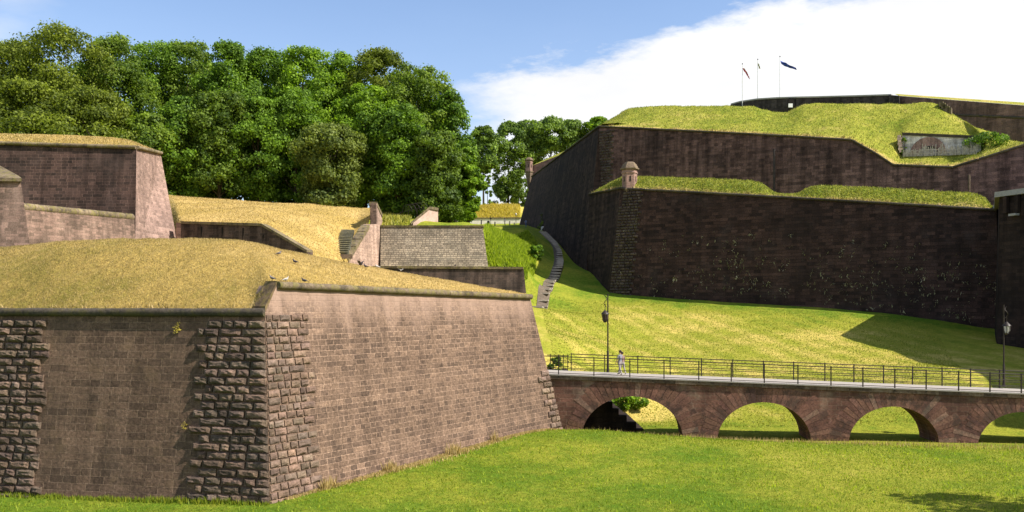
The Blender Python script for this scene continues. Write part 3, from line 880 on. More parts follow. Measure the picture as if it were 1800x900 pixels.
# stairs beside the wing wall
st = empty('stone_stairs', P(603, 458, 107), 'mossy grey stone stairs climbing the straw coloured slope beside the sloping wing wall', 'stairs')
SBVH = grid_bvh(SLOPE); a, b = see(600, 449, SBVH), see(612, 407, SBVH); n = 15; ry = math.atan2(b[1] - a[1], b[0] - a[0]) - math.pi / 2
for i in range(n):
    p = a + (b - a) * ((i + .5) / n)
    m = MB(); m.tint = (random.uniform(.8, 1.2),) * 3
    m.box(p + np.array([0, .1, .12 + .3 * math.sin(math.pi * (i + .5) / n)]), (1.7 + random.uniform(-.12, .12), np.linalg.norm((b - a)[:2]) / n * .8, .3), ry); m.tint = (2.2, 2.1, 1.9); m.box(p + np.array([0, -.1, .27 + .3 * math.sin(math.pi * (i + .5) / n)]), (1.6, .5, .07), ry); m.build('step', M['stair'], st)
m = MB(); m.box(a + np.array([.2, -.5, -.15]), (2.4, .5, .5), ry); m.build('landing', M['bridge_cornice'], st)

# wing wall
ww = empty('wing_wall', P(650, 470, 116), 'pale pink stone wing wall with stepped sloping top beside the stairs', 'wall')
wa, wb, wc, wd = P(612, 460, 108), P(649, 399, 116), P(652, 394, 117), P(667.5, 394, 120.2)
za, zb = P(604, 480, 107), P(668.5, 480, 119.8)
m = MB(); t = unit((wd - wa) * (1, 1, 0))
bots = [za + (zb - za) * f for f in (0, .63, .7, 1)]
m.slab([wa, wb, wc, wd], bots, (-1.0, .15, 0), 1, t)
m.slab([P(662, 359, 120), P(671, 380, 125), P(673, 395, 126)], [P(662, 397, 120), P(671, 400, 125), P(673, 402, 126)], (-.9, .15, 0), 1, t)
m.build('wall', M['brick_wing'], ww)
m = MB(); n = 9
for i in range(n):
    p, q = wa + (wb - wa) * (i / n), wa + (wb - wa) * ((i + .96) / n); w = np.array([-1.05, .15, 0]); o = np.array([.1, 0, 0]); u = np.array([0, 0, .32 + .1 * (i % 2)])
    m.tint = (random.uniform(.9, 1.3),) * 3
    m.box8([p + o - u * .3, q + o - u * .3, q + w - u * .3, p + w - u * .3, p + o + u, q + o + u, q + w + u, p + w + u])
p, q = P(661.5, 357.5, 119.9), P(671.5, 379, 125.2); o = np.array([.08, 0, 0]); w = np.array([-1.0, .1, 0]); u = np.array([0, 0, .22])
m.box8([p + o - u, q + o - u, q + w - u, p + w - u, p + o + u, q + o + u, q + w + u, p + w + u])
m.build('coping', M['cordon'], ww)
m = MB(); m.box(P(657.5, 377, 119.6), (.75, 1.0, 2.9)); m.build('pier', M['retain'], ww)
a = onpx(wa, wd, 657.5) + np.array([.06, 0, 0]); b = onpx(wa, wd, 667) + np.array([.06, 0, 0])
zt, zl = P(0, 446, 119)[2], P(0, 470, 119)[2]
m = MB(); m.face([v3(a, zl), v3(b, zl), v3(b, zt), v3(a, zt)]); m.face([v3(a, zt), v3(b, zt), v3(b, zt) - (.08, 0, 0), v3(a, zt) - (.08, 0, 0)]); m.build('plaster_patch', M['plaster'], ww)

# grey rubble wall
sw = empty('rubble_wall', P(760, 470, 119.5), 'broad wall of grey tan rubble stone with flat mossy top in the middle of the photo', 'wall')
m = MB(); a, b = P(669.5, 399, 120.3), P(848.5, 399, 120.3); a2, b2 = P(668.5, 482, 118.6), P(860, 482, 118.6)
m.slab([a, b, P(846, 399, 126)], [a2, b2, P(856, 482, 126)], (-.4, 1.6, 0), 1); m.build('wall', M['rubble'], sw)
m = MB(); m.tint = (.8, .8, .7); m.box((a + b) / 2 + np.array([0, .6, .1]), (b[0] - a[0] + .2, 1.5, .24)); m.build('coping', M['cordon'], sw)
# the wall before it
fw = empty('retaining_wall', P(800, 500, 110), 'purplish brown retaining wall with thin flat coping in front of the grey rubble wall', 'wall')
a, b = P(655, 471, 112), P(920.5, 473, 109.6); a2, b2 = P(655, 545, 111), P(928, 545, 108.4)
m = MB(); m.slab([a, b, P(916, 473, 117)], [a2, b2, P(922, 545, 117)], (0, 1.2, 0), 1); m.build('wall', M['retain_dark'], fw)
m = MB(); n = 12
for i in range(n):
    m.tint = (random.uniform(.9, 1.5),) * 3
    p, q = a + (b - a) * (i / n), a + (b - a) * ((i + .985) / n); o = np.array([0, -.16, 0]); w = np.array([0, 1.3, 0]); u = np.array([0, 0, .26])
    m.box8([p + o - u * .1, q + o - u * .1, q + w - u * .1, p + w - u * .1, p + o + u, q + o + u, q + w + u, p + w + u])
m.build('coping', M['cordon'], fw)
# terrace between the two walls
m = MB(); m.tint = (.35, .35, .35); q = [P(655, 468.5, 112.6), P(922, 470.5, 110.4), P(862, 468.5, 119.5), P(660, 468.5, 119.5)]
m.face(q); tag(m.build('terrace', M['cit_turf']), 'narrow grass terrace between two walls', 'terrace', kind='structure')

# small gabled pier with sloping coping
gp = empty('stair_wall', P(750, 400, 125), 'small salmon pink wall end with sloping dark coping below the trees', 'wall')
m = MB(); f = [P(724, 402, 123.6), P(770, 402, 128.5), P(770, 370, 128.5), P(755, 367.5, 127), P(727, 391, 123.8)]
bk = np.array([-.4, 2.2, 0]); m.face(f)
for i in range(5): m.face([f[i], f[(i + 1) % 5], f[(i + 1) % 5] + bk, f[i] + bk])
m.face([p + bk for p in f][::-1]); m.build('wall', M['pale_stone'], gp)
m = MB(); u = np.array([0, 0, .3])
for p, q in ((P(722.5, 394, 123.3), P(755, 367, 126.7)), (P(755.2, 366.5, 126.8), P(771, 369, 128.3))):
    w = bk + np.array([0, .3, 0]); m.tint = (.9, .9, .9)
    m.box8([p - u * .3, q - u * .3, q + w - u * .3, p + w - u * .3, p + u, q + u, q + w + u, p + w + u])
m.build('coping', M['cordon'], gp)
# hooped iron railing
hr = empty('iron_railing', P(715, 378, 133), 'thin hooped iron railing rising left of the salmon pink wall end', 'railing')
m = MB(); path = [P(688, 378, 136), P(705, 374, 135.5), P(718, 371, 135), P(733, 366, 134.5), P(744, 367, 134)]
m.tube(path, .04, 6); m.build('rail', M['iron'], hr)
for i in range(5):
    m = MB(); c = P(716 + i * 6, 373 - i * 1.2, 135); r = .75 + .08 * i
    m.tube([c + np.array([-r * math.cos(k), .1 * i, 1.15 * math.sin(k)]) for k in np.linspace(0, math.pi, 9)], .03, 5); m.build('hoop', M['iron'], hr)
for px, py in ((690, 379), (704, 376), (718, 373), (733, 370)):
    m = MB(); p = P(px, py, 135.5); m.tube([p - (0, 0, 1.0), p + (0, 0, .35)], .035, 5); m.build('post', M['iron'], hr)
# ------------------------------------------------------------------ the citadel: lower bastion
def Dlow(px, k=0.0): return (135.2 + k) / (1 + .6 * (px - 900) / F)
def Dup(px, k=0.0): return (150.3 + k) / (1 + .6 * (px - 900) / F)
def Pl(px, py, k=0.0): return P(px, py, Dlow(px, k))
def Pu(px, py, k=0.0): return P(px, py, Dup(px, k))

lowb = empty('citadel_bastion', P(1068, 515, 127), 'big blackened lower citadel bastion with sentry turret on its corner and grassy parapet', 'bastion')
TOPS = [(1091, 331), (1112, 332.5), (1200, 337), (1300, 342.5), (1400, 348.3), (1500, 354), (1620, 361), (1752, 369)]
BOTS = [(1068, 540), (1090, 545), (1186, 548), (1290, 556), (1393, 562), (1497, 570), (1620, 584), (1756, 600)]
tops = [Pl(*a, 2.1) for a in TOPS]; bots = [Pl(*a) for a in BOTS]
t = unit((tops[-1] - tops[0]) * (1, 1, 0))
nC = np.array([t[1], -t[0]]); nC = nC if nC[1] < 0 else -nC
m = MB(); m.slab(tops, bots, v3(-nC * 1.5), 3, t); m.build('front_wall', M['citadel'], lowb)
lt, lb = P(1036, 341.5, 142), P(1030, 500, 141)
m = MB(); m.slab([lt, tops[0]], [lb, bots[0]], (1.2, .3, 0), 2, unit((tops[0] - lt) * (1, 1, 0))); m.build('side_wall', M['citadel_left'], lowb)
m = MB(); mt = tops
for a, b, n in [(tops[i], tops[i + 1], max(1, int(np.linalg.norm(tops[i + 1] - tops[i]) / 1.6))) for i in range(len(tops) - 1)] + [(lt, tops[0], 8)]:
    for i in range(n):
        m.tint = (random.uniform(.6, 1.1),) * 3
        o = v3(nC * .1)
        m.tube([a + (b - a) * (i / n) + o, a + (b - a) * ((i + .98) / n) + o], .17, 7)
m.build('cordon', M['cordon_dark'], lowb)
# rough blocks up the corner
class Face:
    def __init__(s, top, bot): s.t, s.b = top, bot
    def __call__(s, z):
        f = (z - s.b[2]) / (s.t[2] - s.b[2]); return s.b + (s.t - s.b) * f
M['rustic_dark'] = stone('blackened_rustication', (.1, .078, .066, 1), (.04, .033, .029, 1), 1.0, .4, .06, tinted=True, bscale=3.5, moss=(.1, .085, .04, 1), moss_amt=.4)
M['weepers'] = stone('light_corner_stone', (.17, .125, .11, 1), (.09, .07, .062, 1), .7, .4, .03, tinted=True)
fc = Face(tops[0], bots[0])
rustic_strip(fc, t[:2], nC, lambda z: 3.35, EYE + .8, EYE + 16.6, .2, .42, lowb, start=lambda z: .05 if z < EYE + 14 else .5, lens=(.4, .85), gap=.09, seed=21, mat=M['rustic_dark'])
# grassy parapet with one gun gap
cols = [((1036.5, 341.5, 142), (1040, 341, 143.5)), ((1062, 336.5, 135), (1070, 323, 139))]
cols = [(P(*a), P(*b)) for a, b in cols]
for e, r in (((1091, 331), (1094, 310.5)), ((1112, 332.5), (1114, 310)), ((1150, 334.5), (1150, 311.5)), ((1250, 339.7), (1250, 314)), ((1318, 343.6), (1318, 317)), ((1340, 344.9), (1340, 323)),
             ((1358, 345.9), (1358, 338)), ((1368, 346.4), (1368, 342)), ((1392, 347.8), (1392, 343)), ((1405, 348.6), (1404, 340)), ((1420, 349.4), (1418, 331)), ((1440, 350.6), (1438, 326)),
             ((1500, 354), (1500, 327.5)), ((1560, 357.5), (1560, 331)), ((1650, 362.8), (1648, 336)), ((1712, 366.5), (1710, 339)), ((1735, 368), (1732, 347)), ((1744, 368.5), (1740, 362)), ((1752, 369), (1750, 366))):
    cols.append((Pl(*e, 2.3), Pl(*r, 6.5 if 1340 < e[0] < 1420 else 5.5)))
E = np.array([c[0] for c in cols]); Rg = np.array([c[1] for c in cols])
rows = []
for tt in (0, .2, .5, .8, 1.0):
    q = E + (Rg - E) * tt; q[:, 2] = E[:, 2] + (Rg[:, 2] - E[:, 2]) * (1 - (1 - tt) ** 1.5); rows.append(q)
bk = v3(-nC)
rows.append(Rg + bk * 2.0 + np.array([0, 0, -.05])); rows.append(Rg + bk * 5.5 + np.array([0, 0, -1.2])); rows.append(Rg + bk * 11 + np.array([0, 0, -2.0]))
PAR = refine(rows, 34, 150, 1)
PAR[1:, :, 2] += (fbm(PAR[1:, :, 0] * .7, PAR[1:, :, 1] * .7, 54) - .5) * .35
tr_ = np.linspace(0, 1, PAR.shape[0])[:, None]
tn = .4 + .55 * np.exp(-(tr_ / .12) ** 2) + .5 * (fbm(PAR[..., 0] * .25, PAR[..., 1] * .5, 55) - .5) - .12 * np.clip((PAR[..., 0] - 20) / 20, -.6, 1)
grid_mesh('turf_parapet', PAR, M['cit_turf'], lowb, tint=tn)
blade_pts = [grid_pick(PAR[:24], 16000)]

def turret(parent, c, w, h, ang, roofh, corbel, rmat):
    """a five-sided sentry box: corbel below, slits, a moulded cornice, a stepped stone dome"""
    n = 6
    ring = lambda r, z: [c + np.array([r * math.cos(ang + 2 * math.pi * k / n), r * math.sin(ang + 2 * math.pi * k / n), z]) for k in range(n)]
    def lathe(prof, name, mat, par, sub=False):
        m = MB()
        for (r0, z0), (r1, z1) in zip(prof, prof[1:]):
            a, b = ring(r0, z0), ring(r1, z1)
            for k in range(n):
                j = (k + 1) % n; m.face([a[k], a[j], b[j], b[k]])
        m.face(ring(prof[-1][0], prof[-1][1])); m.face(ring(prof[0][0], prof[0][1])[::-1])
        return m.build(name, mat, par)
    body = lathe([(w, 0), (w, h)], 'sentry_turret', M['turret'], parent)
    lathe([(w + .02, .02), (w + .2, .12), (w + .2, -.12), (w + .05, -.3)] + corbel, 'corbel', M['turret_roof'], body)
    lathe([(w + .03, h * .8), (w + .1, h * .82), (w + .1, h * .87), (w + .03, h * .89)], 'moulding', M['turret'], body)
    lathe([(w + .02, h), (w + .28, h + .1), (w + .28, h + .28), (w + .1, h + .32)], 'cornice', M['turret_roof'], body)
    lathe([(w + .14, h + .3), (w * 1.04, h + .3 + roofh * .3), (w * .98, h + .3 + roofh * .32), (w * .88, h + .3 + roofh * .62), (w * .8, h + .3 + roofh * .64), (w * .6, h + .3 + roofh * .9), (w * .5, h + .3 + roofh * .92), (.05, h + .3 + roofh)], 'roof', rmat, body)
    for k in range(n):
        th = ang + 2 * math.pi * (k + .5) / n; r = w * math.cos(math.pi / n)
        m = MB(); m.box(c + np.array([math.cos(th) * r, math.sin(th) * r, h * .52]), (.06, .2, .75), th); m.build('slit', M['void'], body)
    return body

tc_ = tops[0] + v3(-nC) * .9 + v3(t[:2]) * .9 + np.array([0, 0, -.1]); tc_[0] += .1
turret(lowb, tc_, 1.1, 2.75, math.radians(-62), .95, [(1.0, -.5), (.7, -1.0), (.4, -2.0), (.1, -3.0)], M['turret_roof'])
# small pale rail beside the turret
pr = empty('guard_rail', P(1133, 325, 131), 'small pale wire guard rail on the grass beside the corner turret', 'railing')
m = MB(); a, b = Pl(1120, 322, 6), Pl(1143, 321, 6)
for p in (a, (a + b) / 2, b): m.tube([p - (0, 0, .9), p + (0, 0, .4)], .035, 5)
m.tube([a + (0, 0, .4), b + (0, 0, .4)], .035, 5); m.tube([a - (0, 0, .2), b - (0, 0, .2)], .025, 5); m.build('rail', M['white_board'], pr)

# ------------------------------------------------------------------ upper enceinte
upw = empty('citadel_wall', P(1052, 400, 142), 'long tall upper citadel rampart with soot streaked front, deep shaded left face and broad grass slope above', 'rampart')
UT = [(1053, 222.5), (1110, 225), (1200, 229.5), (1300, 234.5), (1400, 240), (1497, 246), (1540, 270), (1570, 290), (1675, 294), (1720, 280), (1800, 255), (1900, 224)]
ut = [Pu(*a, 2) for a in UT]
ub_ = [np.array([*(Pu(a[0] - 6, 400)[:2]), EYE + 7 - .0 * i]) for i, a in enumerate(UT)]
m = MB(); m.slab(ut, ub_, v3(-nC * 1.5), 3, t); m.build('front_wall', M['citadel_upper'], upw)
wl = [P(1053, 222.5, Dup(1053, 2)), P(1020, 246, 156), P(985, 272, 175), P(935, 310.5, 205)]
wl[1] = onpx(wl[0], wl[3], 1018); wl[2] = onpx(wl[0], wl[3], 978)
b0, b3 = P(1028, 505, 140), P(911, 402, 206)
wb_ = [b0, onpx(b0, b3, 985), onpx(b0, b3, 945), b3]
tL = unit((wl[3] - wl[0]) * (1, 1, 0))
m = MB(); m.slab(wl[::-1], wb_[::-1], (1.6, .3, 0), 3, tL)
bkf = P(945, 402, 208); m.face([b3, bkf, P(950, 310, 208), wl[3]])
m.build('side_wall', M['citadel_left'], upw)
nS = np.array([tL[1], -tL[0]]); nS = nS if nS[0] < 0 else -nS
fc2 = Face(ut[0], ub_[0])
rustic_strip(fc2, t[:2], nC, lambda z: 2.5, EYE + 13, EYE + 28.2, .2, .45, upw, lens=(.4, .9), gap=.09, seed=31, mat=M['rustic_dark'])
m = MB()
for seq, o in ((ut, v3(nC * .12)), (wl, v3(nS * .1))):
    for a, b in zip(seq, seq[1:]):
        n = max(1, int(np.linalg.norm(b - a) / 2))
        for i in range(n):
            m.tint = (random.uniform(.7, 1.2),) * 3
            m.tube([a + (b - a) * (i / n) + o, a + (b - a) * ((i + .985) / n) + o], .16, 6)
m.build('cordon', M['cordon_dark'], upw)
# the drain pipe stain: a dark upright rib and light downpipe on the rampart
m = MB(); m.box(Pu(1704, 325, .3), (.22, .3, 2.6)); m.build('downpipe', M['bridge_cornice'], upw)
m = MB(); a = Pu(1361, 262, 1.2); b = Pu(1361, 345, .6); m.tube([a, b], .16, 6); m.build('drain_rib', M['battery'], upw)

# grass slope on top
C = []
def ucol(e, mm, r, ke=2.1, km=6.5, kr=19): C.append(([Pu(*e, ke)], mm, Pu(*r, kr), km))
spec = [((1054, 222.6), None, (1062, 216)), ((1075, 223.6), None, (1082, 203)), ((1095, 224.5), None, (1105, 190)), ((1130, 226), None, (1140, 186.5)), ((1200, 229.5), None, (1200, 185)), ((1290, 234), None, (1288, 185)),
        ((1322, 235.7), None, (1324, 186.5)), ((1340, 236.7), None, (1340, 192)), ((1355, 237.5), None, (1355, 196)), ((1385, 239.2), None, (1385, 196)), ((1402, 240.1), None, (1402, 187.5)), ((1416, 241), None, (1414, 183.5)),
        ((1450, 243), None, (1448, 181)), ((1497, 246), None, (1500, 181.5)), ((1535, 267), None, (1545, 181)), ((1562, 284), None, (1588, 181)), ((1576, 290.5), ((1586, 272), (1590, 236)), (1618, 180.5)),
        ((1590, 291), ((1592, 271), (1596, 236)), (1640, 180.5)), ((1620, 292), ((1625, 270), (1628, 237.5)), (1656, 187)), ((1660, 293.4), ((1670, 268), (1672, 240)), (1668, 196)), ((1680, 292.5), ((1708, 265.5), (1708, 243)), (1690, 210)),
        ((1698, 287), ((1730, 262), (1732, 245)), (1712, 222)), ((1725, 278), None, (1745, 233)), ((1760, 267.5), None, (1775, 246)), ((1800, 255), None, (1803, 250)), ((1880, 230), None, (1885, 226))]
rows = [[], [], [], [], [], [], [], []]
for e, mm, r in spec:
    e3 = Pu(*e, 2.3); r3 = Pu(*r, 21 if e[0] < 1690 else 12)
    if mm is None:
        f = (.15, .3, .45, .7); q = [e3 + (r3 - e3) * k for k in f]
    else:
        a = Pu(*mm[0], 8.7); b = Pu(*mm[1], 9.2); q = [e3 + (a - e3) * .5, a, b, b + (r3 - b) * .5]
    for k, p in enumerate([e3] + q + [r3, r3 + v3(-nC) * 6 + np.array([0, 0, -.3]), r3 + v3(-nC) * 16 + np.array([0, 0, -1.0])]): rows[k].append(p)
UPT = refine(rows, 36, 170, 1)
UPT[1:, :, 2] += (fbm(UPT[1:, :, 0] * .5, UPT[1:, :, 1] * .5, 64) - .5) * .5
tr_ = np.linspace(0, 1, UPT.shape[0])[:, None]
tn = .42 + .6 * np.exp(-(tr_ / .05) ** 2) + .5 * (fbm(UPT[..., 0] * .2, UPT[..., 1] * .3, 65) - .5)
grid_mesh('turf_slope', UPT, M['cit_turf'], upw, tint=tn)
blade_pts.append(grid_pick(UPT[:30], 26000))
# strip of grass along the shaded left face
q0 = np.array(wl); rows = [q0, q0 + np.array([.5, 0, .45]), q0 + np.array([3, .5, .7]), q0 + np.array([9, 1, .3])]
G = refine(rows, 8, 50, 0); G[1:, :, 2] += (fbm(G[1:, :, 0], G[1:, :, 1], 74) - .5) * .3
grid_mesh('turf_edge', G, M['cit_turf'], upw, tint=np.full(G.shape[:2], .25)); blade_pts.append(grid_pick(G, 3000))
pts = np.concatenate(blade_pts)
er = np.concatenate([PAR[k] for k in (0, 1)] + [UPT[k] for k in (0, 1)]); k = RNG.integers(0, len(er), 5000); ep = er[k] + RNG.normal(0, .12, (5000, 3)) * (1.4, 1, .2); ep = ep[fbm(ep[:, 0] * .8, ep[:, 1] * .8, 42, 3) > .48]
tag(blades('dry_tufts', ep, .38, .1, M['dry_blade'], 1.0, tint=np.clip(.35 + .3 * RNG.normal(size=len(ep)), 0, 1)), 'ragged dry tufts along the edges of the citadel walls', 'grass', kind='stuff')
g = blades('rough_grass', pts, .2, .1, M['cit_blade'], .9, tint=np.clip(.35 + .28 * RNG.normal(size=len(pts)), 0, 1))
tag(g, 'rough yellow green grass over the citadel ramparts', 'grass', kind='stuff')

# gun room with its slit behind the picket fence
cm = empty('casemate', Pu(1655, 268, 8), 'low whitewashed gun room with red brick arch set into the citadel grass slope', 'casemate')
a, b = Pu(1586, 237.5, 7.7), Pu(1724, 243.5, 7.7); a2, b2 = Pu(1586, 276, 7.6), Pu(1724, 272, 7.6)
m = MB(); m.slab([a, b], [a2, b2], v3(-nC * 2), 1, t); m.build('facade', M['casemate'], cm)
m = MB(); m.slab([a + (0, 0, .35) + v3(nC * .2), b + (0, 0, .35) + v3(nC * .2)], [a + v3(nC * .2), b + v3(nC * .2)], v3(-nC * 3.2)); m.build('coping', M['cordon_dark'], cm)
c = onpx(a2, b2, 1631); c[2] = Pu(1631, 272, 7.6)[2]; o = v3(nC * .06)
m = MB(); R_ = 2.35; k = [c + t * (R_ * math.cos(x)) + np.array([0, 0, 1.05 * R_ * math.sin(x)]) + o for x in np.linspace(0, math.pi, 15)]
ki = [c + t * (R_ * .55 * math.cos(x)) + np.array([0, 0, 1.05 * R_ * .5 * math.sin(x)]) + o for x in np.linspace(0, math.pi, 15)]
for i in range(14): m.face([k[i], k[i + 1], ki[i + 1], ki[i]]); m.face([k[i], k[i + 1], k[i + 1] - o * 2, k[i] - o * 2])
m.build('brick_arch', M['arch_brick'], cm)
m = MB(); c2 = onpx(a, b, 1634); c2[2] = Pu(1634, 259, 7.6)[2]; rz = math.atan2(t[1], t[0]); m.box(c2 + v3(nC * .05), (1.1, .2, .3), rz); m.build('gun_slit', M['void'], cm)
# rough jamb on the left
m = MB()
for i in range(7):
    m.tint = (random.uniform(1.3, 1.9),) * 3
    m.box(Pu(1581 + i * .5, 240 + i * 4.4, 7.6), (.4 + .2 * (i % 2), .7, .33), rz)
m.build('stone_jamb', M['pale_stone'], cm)
pf = empty('picket_fence', Pu(1650, 268, 5.5), 'weathered pale picket fence before the whitewashed gun room', 'fence')
m = MB(); a, b = Pu(1588, 272.5, 6.6), Pu(1716, 268, 6.6); n = 52
for i in range(n):
    if random.random() < .12: continue
    p = a + (b - a) * (i / (n - 1)) + (0, 0, -.25); h = random.uniform(.9, 1.5) * (.75 if i < 14 else 1.15)
    tl_ = random.uniform(-.06, .06); m.tint = (1, 1, 1)
    m.box8([p + t * (-.045), p + t * .045, p + t * .045 + (0, .05, 0), p - t * .045 + (0, .05, 0)] + [q + np.array([0, 0, h]) + t * tl_ for q in (p - t * .045, p + t * .045, p + t * .045 + (0, .05, 0), p - t * .045 + (0, .05, 0))])
m.build('pickets', M['wood_pale'], pf)
m = MB()
for z in (.15, .6): m.tube([a + (0, .1, z), b + (0, .1, z)], .03, 5)
m.build('rail', M['wood_pale'], pf)

# ------------------------------------------------------------------ buildings on the summit
bt = empty('battery_wall', P(1400, 200, 165), 'dark slate grey gun battery wall on the citadel skyline behind the flags', 'battery')
path = [P(1284, 184.5, 172), P(1300, 180, 170), P(1330, 175.5, 167), P(1365, 173.3, 165), P(1400, 172.3, 163), P(1440, 171.5, 162), P(1500, 170, 160), P(1566, 168, 158)]
m = MB(); m.slab(path, [np.array([p[0], p[1] - .3, EYE + 30]) for p in path], (1.2, 3.5, 0), 1); m.build('wall', M['battery'], bt)
m = MB(); o = np.array([0, -.15, 0])
for a, b in zip(path, path[1:]): m.box8([a + o, b + o, b + (1, 1, 0), a + (1, 1, 0), a + o + (0, 0, .25), b + o + (0, 0, .25), b + (1, 1, .25), a + (1, 1, .25)])
m.build('coping', M['cap_slab'], bt)
m = MB(); m.box(P(1393, 180.5, 163.2), (1.6, .4, 1.2)); m.build('opening', M['void'], bt)
m = MB(); m.box(P(1389.5, 185.5, 162.6), (.75, .2, .7)); m.build('white_notice', M['white_board'], bt)
m = MB(); q = [P(1562, 167, 157.5), P(1581, 168, 156)]; m.slab(q, [np.array([p[0], p[1], EYE + 30]) for p in q], (1.5, 3, 0), 1); m.build('end_pier', M['battery'], bt)
rd = empty('summit_wall', P(1700, 240, 150), 'reddish brown summit wall topped with grass at the upper right corner', 'wall')
a, b = P(1580, 168.5, 158), P(1850, 189, 135); a2, b2 = np.array([*a[:2] - .5, EYE + 25]), np.array([*b[:2] - .5, EYE + 22])
tt = unit((b - a) * (1, 1, 0)); nW = np.array([tt[1], -tt[0]]); nW = nW if nW[1] < 0 else -nW
m = MB(); m.slab([a, b], [a2, b2], v3(-nW * 1.5), 1, tt); m.build('wall', M['red_wall'], rd)
m = MB(); p, q = onpx(a, b, 1672) - (0, 0, 2.5), onpx(a, b, 1848) - (0, 0, 1.75); o = v3(nW * .1); m.tube([p + o, q + o], .2, 7); m.build('cordon', M['cordon_dark'], rd)
rows = [np.array([a, onpx(a, b, 1700), b]) + np.array([0, 0, .02]), np.array([P(1572, 164.8, 161), P(1700, 173.4, 149), P(1850, 183.5, 138)]), np.array([P(1590, 169, 172), P(1720, 176, 160), P(1870, 186, 150)])]
G = refine(rows, 10, 40, 0); grid_mesh('turf', G, M['cit_turf'], rd, tint=np.full(G.shape[:2], .62))
# short stone ramp wall that ends the grass bank
rp = empty('ramp_wall', P(1670, 195, 132), 'short stepped stone ramp end at the top of the citadel grass slope', 'wall')
m = MB()
for i in range(5):
    p = Pu(1655 + i * 3.6, 184.5 + i * 3.2, 20.5); m.tint = (random.uniform(.9, 1.2),) * 3
    m.box(p, (.55, 1.6, .8 + .1 * i), rz)
m.build('steps', M['cordon'], rp)

# flags
def flag(px, ybot, ytop, d, label, cloth_label, sil, mats, white_top):
    p0, p1 = P(px, ybot, d), P(px, ytop, d)
    o = empty('flagpole', p0, label, 'flagpole', 'three flagpoles on the citadel skyline')
    m = MB(); m.tube([p0 - (0, 0, 2), (p0 + p1) / 2, p1], [.07, .06, .045], 7); m.build('pole', M['pole'], o)
    m = MB(); m.tube([p1, p1 + (0, 0, .12), p1 + (0, 0, .22)], [.1, .12, .03], 6); m.build('finial', M['iron'], o)
    # cloth: centre line in picture points, half widths, with folds in depth
    m = MB(); n = 14
    s = np.linspace(0, 1, n); ks = np.linspace(0, 1, len(sil))
    cx = np.interp(s, ks, [q[0] for q in sil]); cy = np.interp(s, ks, [q[1] for q in sil]); hw = np.interp(s, ks, [q[2] for q in sil])
    rows = []
    for i in range(n):
        r = []
        for j in range(7):
            v = -1 + j / 3.0
            r.append(P(cx[i] + .3 * hw[i] * v, cy[i] + hw[i] * v, d) + np.array([0, .28 * math.sin(j * 2.1 + i * .5) * min(1, i / 3), 0]))
        rows.append(r)
    for i in range(n - 1):
        for j in range(6):
            q = [rows[i][j], rows[i + 1][j], rows[i + 1][j + 1], rows[i][j + 1]]
            m.face(q, smooth=True, mi=min(len(mats) - 1, int(j * len(mats) / 6)))
    m.build('cloth', [M[k] for k in mats], o)
M['pole'] = plain('pale_flagpole_paint', (.62, .62, .64, 1), .5)
M['flag_red'] = plain('red_cloth', (.5, .03, .05, 1), .8); M['flag_blue'] = plain('blue_cloth', (.03, .07, .36, 1), .8)
M['flag_white'] = plain('white_cloth', (.7, .7, .68, 1), .8); M['flag_olive'] = plain('olive_yellow_cloth', (.36, .36, .1, 1), .8)
flag(1305, 180, 113, 169, 'slim flagpole with limp red and white flag', '', [(1305.5, 120, 3), (1309, 123, 3.2), (1313, 130, 3.5), (1317, 137, 2.5)], ['flag_white', 'flag_red', 'flag_red'], 1)
flag(1332, 177, 105, 167, 'slim flagpole with small hanging white and yellow flag', '', [(1332.5, 114, 4.5), (1334, 116, 5), (1336, 119, 2.5)], ['flag_white', 'flag_olive'], 1)
flag(1371, 174, 100, 165, 'tallest flagpole flying a blue flag to the right', '', [(1372.5, 109.5, 3), (1381, 113, 3.6), (1389, 118, 2.0), (1399.5, 121, 2.2)], ['flag_blue'], 1)

# ------------------------------------------------------------------ far end: wall piece with second turret
fb = empty('citadel_bastion', P(930, 330, 208), 'distant citadel bastion end with small pinkish corner turret before the far trees', 'bastion')
a, b, c = P(936, 291, 208), P(985, 272, 206), P(1012, 258, 200)
m = MB(); m.slab([a, b, c], [P(927, 400, 207), P(985, 400, 205), P(1012, 400, 199)], (.5, 2, 0), 1); m.build('wall', M['red_wall'], fb)
m.__init__(); rows = [np.array([a, b, c]), np.array([P(943, 287, 209.5), P(988, 267, 208), P(1014, 255, 203)]), np.array([P(950, 289, 212), P(992, 269, 211), P(1018, 258, 207)])]
G = refine(rows, 8, 20, 0); grid_mesh('turf', G, M['cit_turf'], fb, tint=np.full(G.shape[:2], .55))
tpos = P(930, 302, 207)
turret(fb, tpos, .85, 2.5, math.radians(-75), .55, [(.9, -.6), (.7, -1.6), (.4, -3.2), (.1, -4.4)], M['turret_roof'])

# ------------------------------------------------------------------ dark flank at the right edge
fl = empty('flank_wall', (55, 95, EYE - 4), 'soot black flank wall with pale grey coping slab at the right edge of the photo', 'wall')
foot = [(57.6, 107), (56.1, 103.6), (49.9, 91.6), (53.2, 82.6), (53.8, 74), (54.6, 58), (85, 58), (85, 112)]
top_in = [(58.2, 107), (56.7, 103.4), (50.5, 91.9), (53.9, 82.9), (54.6, 74), (55.4, 58.6), (85, 58.6), (85, 112)]
ZT = EYE + 11.2
m = MB()
for i in range(len(foot)):
    j = (i + 1) % len(foot)
    A_, B_ = v3(foot[i], EYE - 12), v3(foot[j], EYE - 12); C_, D_ = v3(top_in[j], ZT), v3(top_in[i], ZT)
    m.face([A_, B_, C_, D_])
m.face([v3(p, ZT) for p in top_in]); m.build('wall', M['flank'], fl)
m = MB(); oc = [(p[0] - .5, p[1]) if i < 6 else p for i, p in enumerate(top_in)]
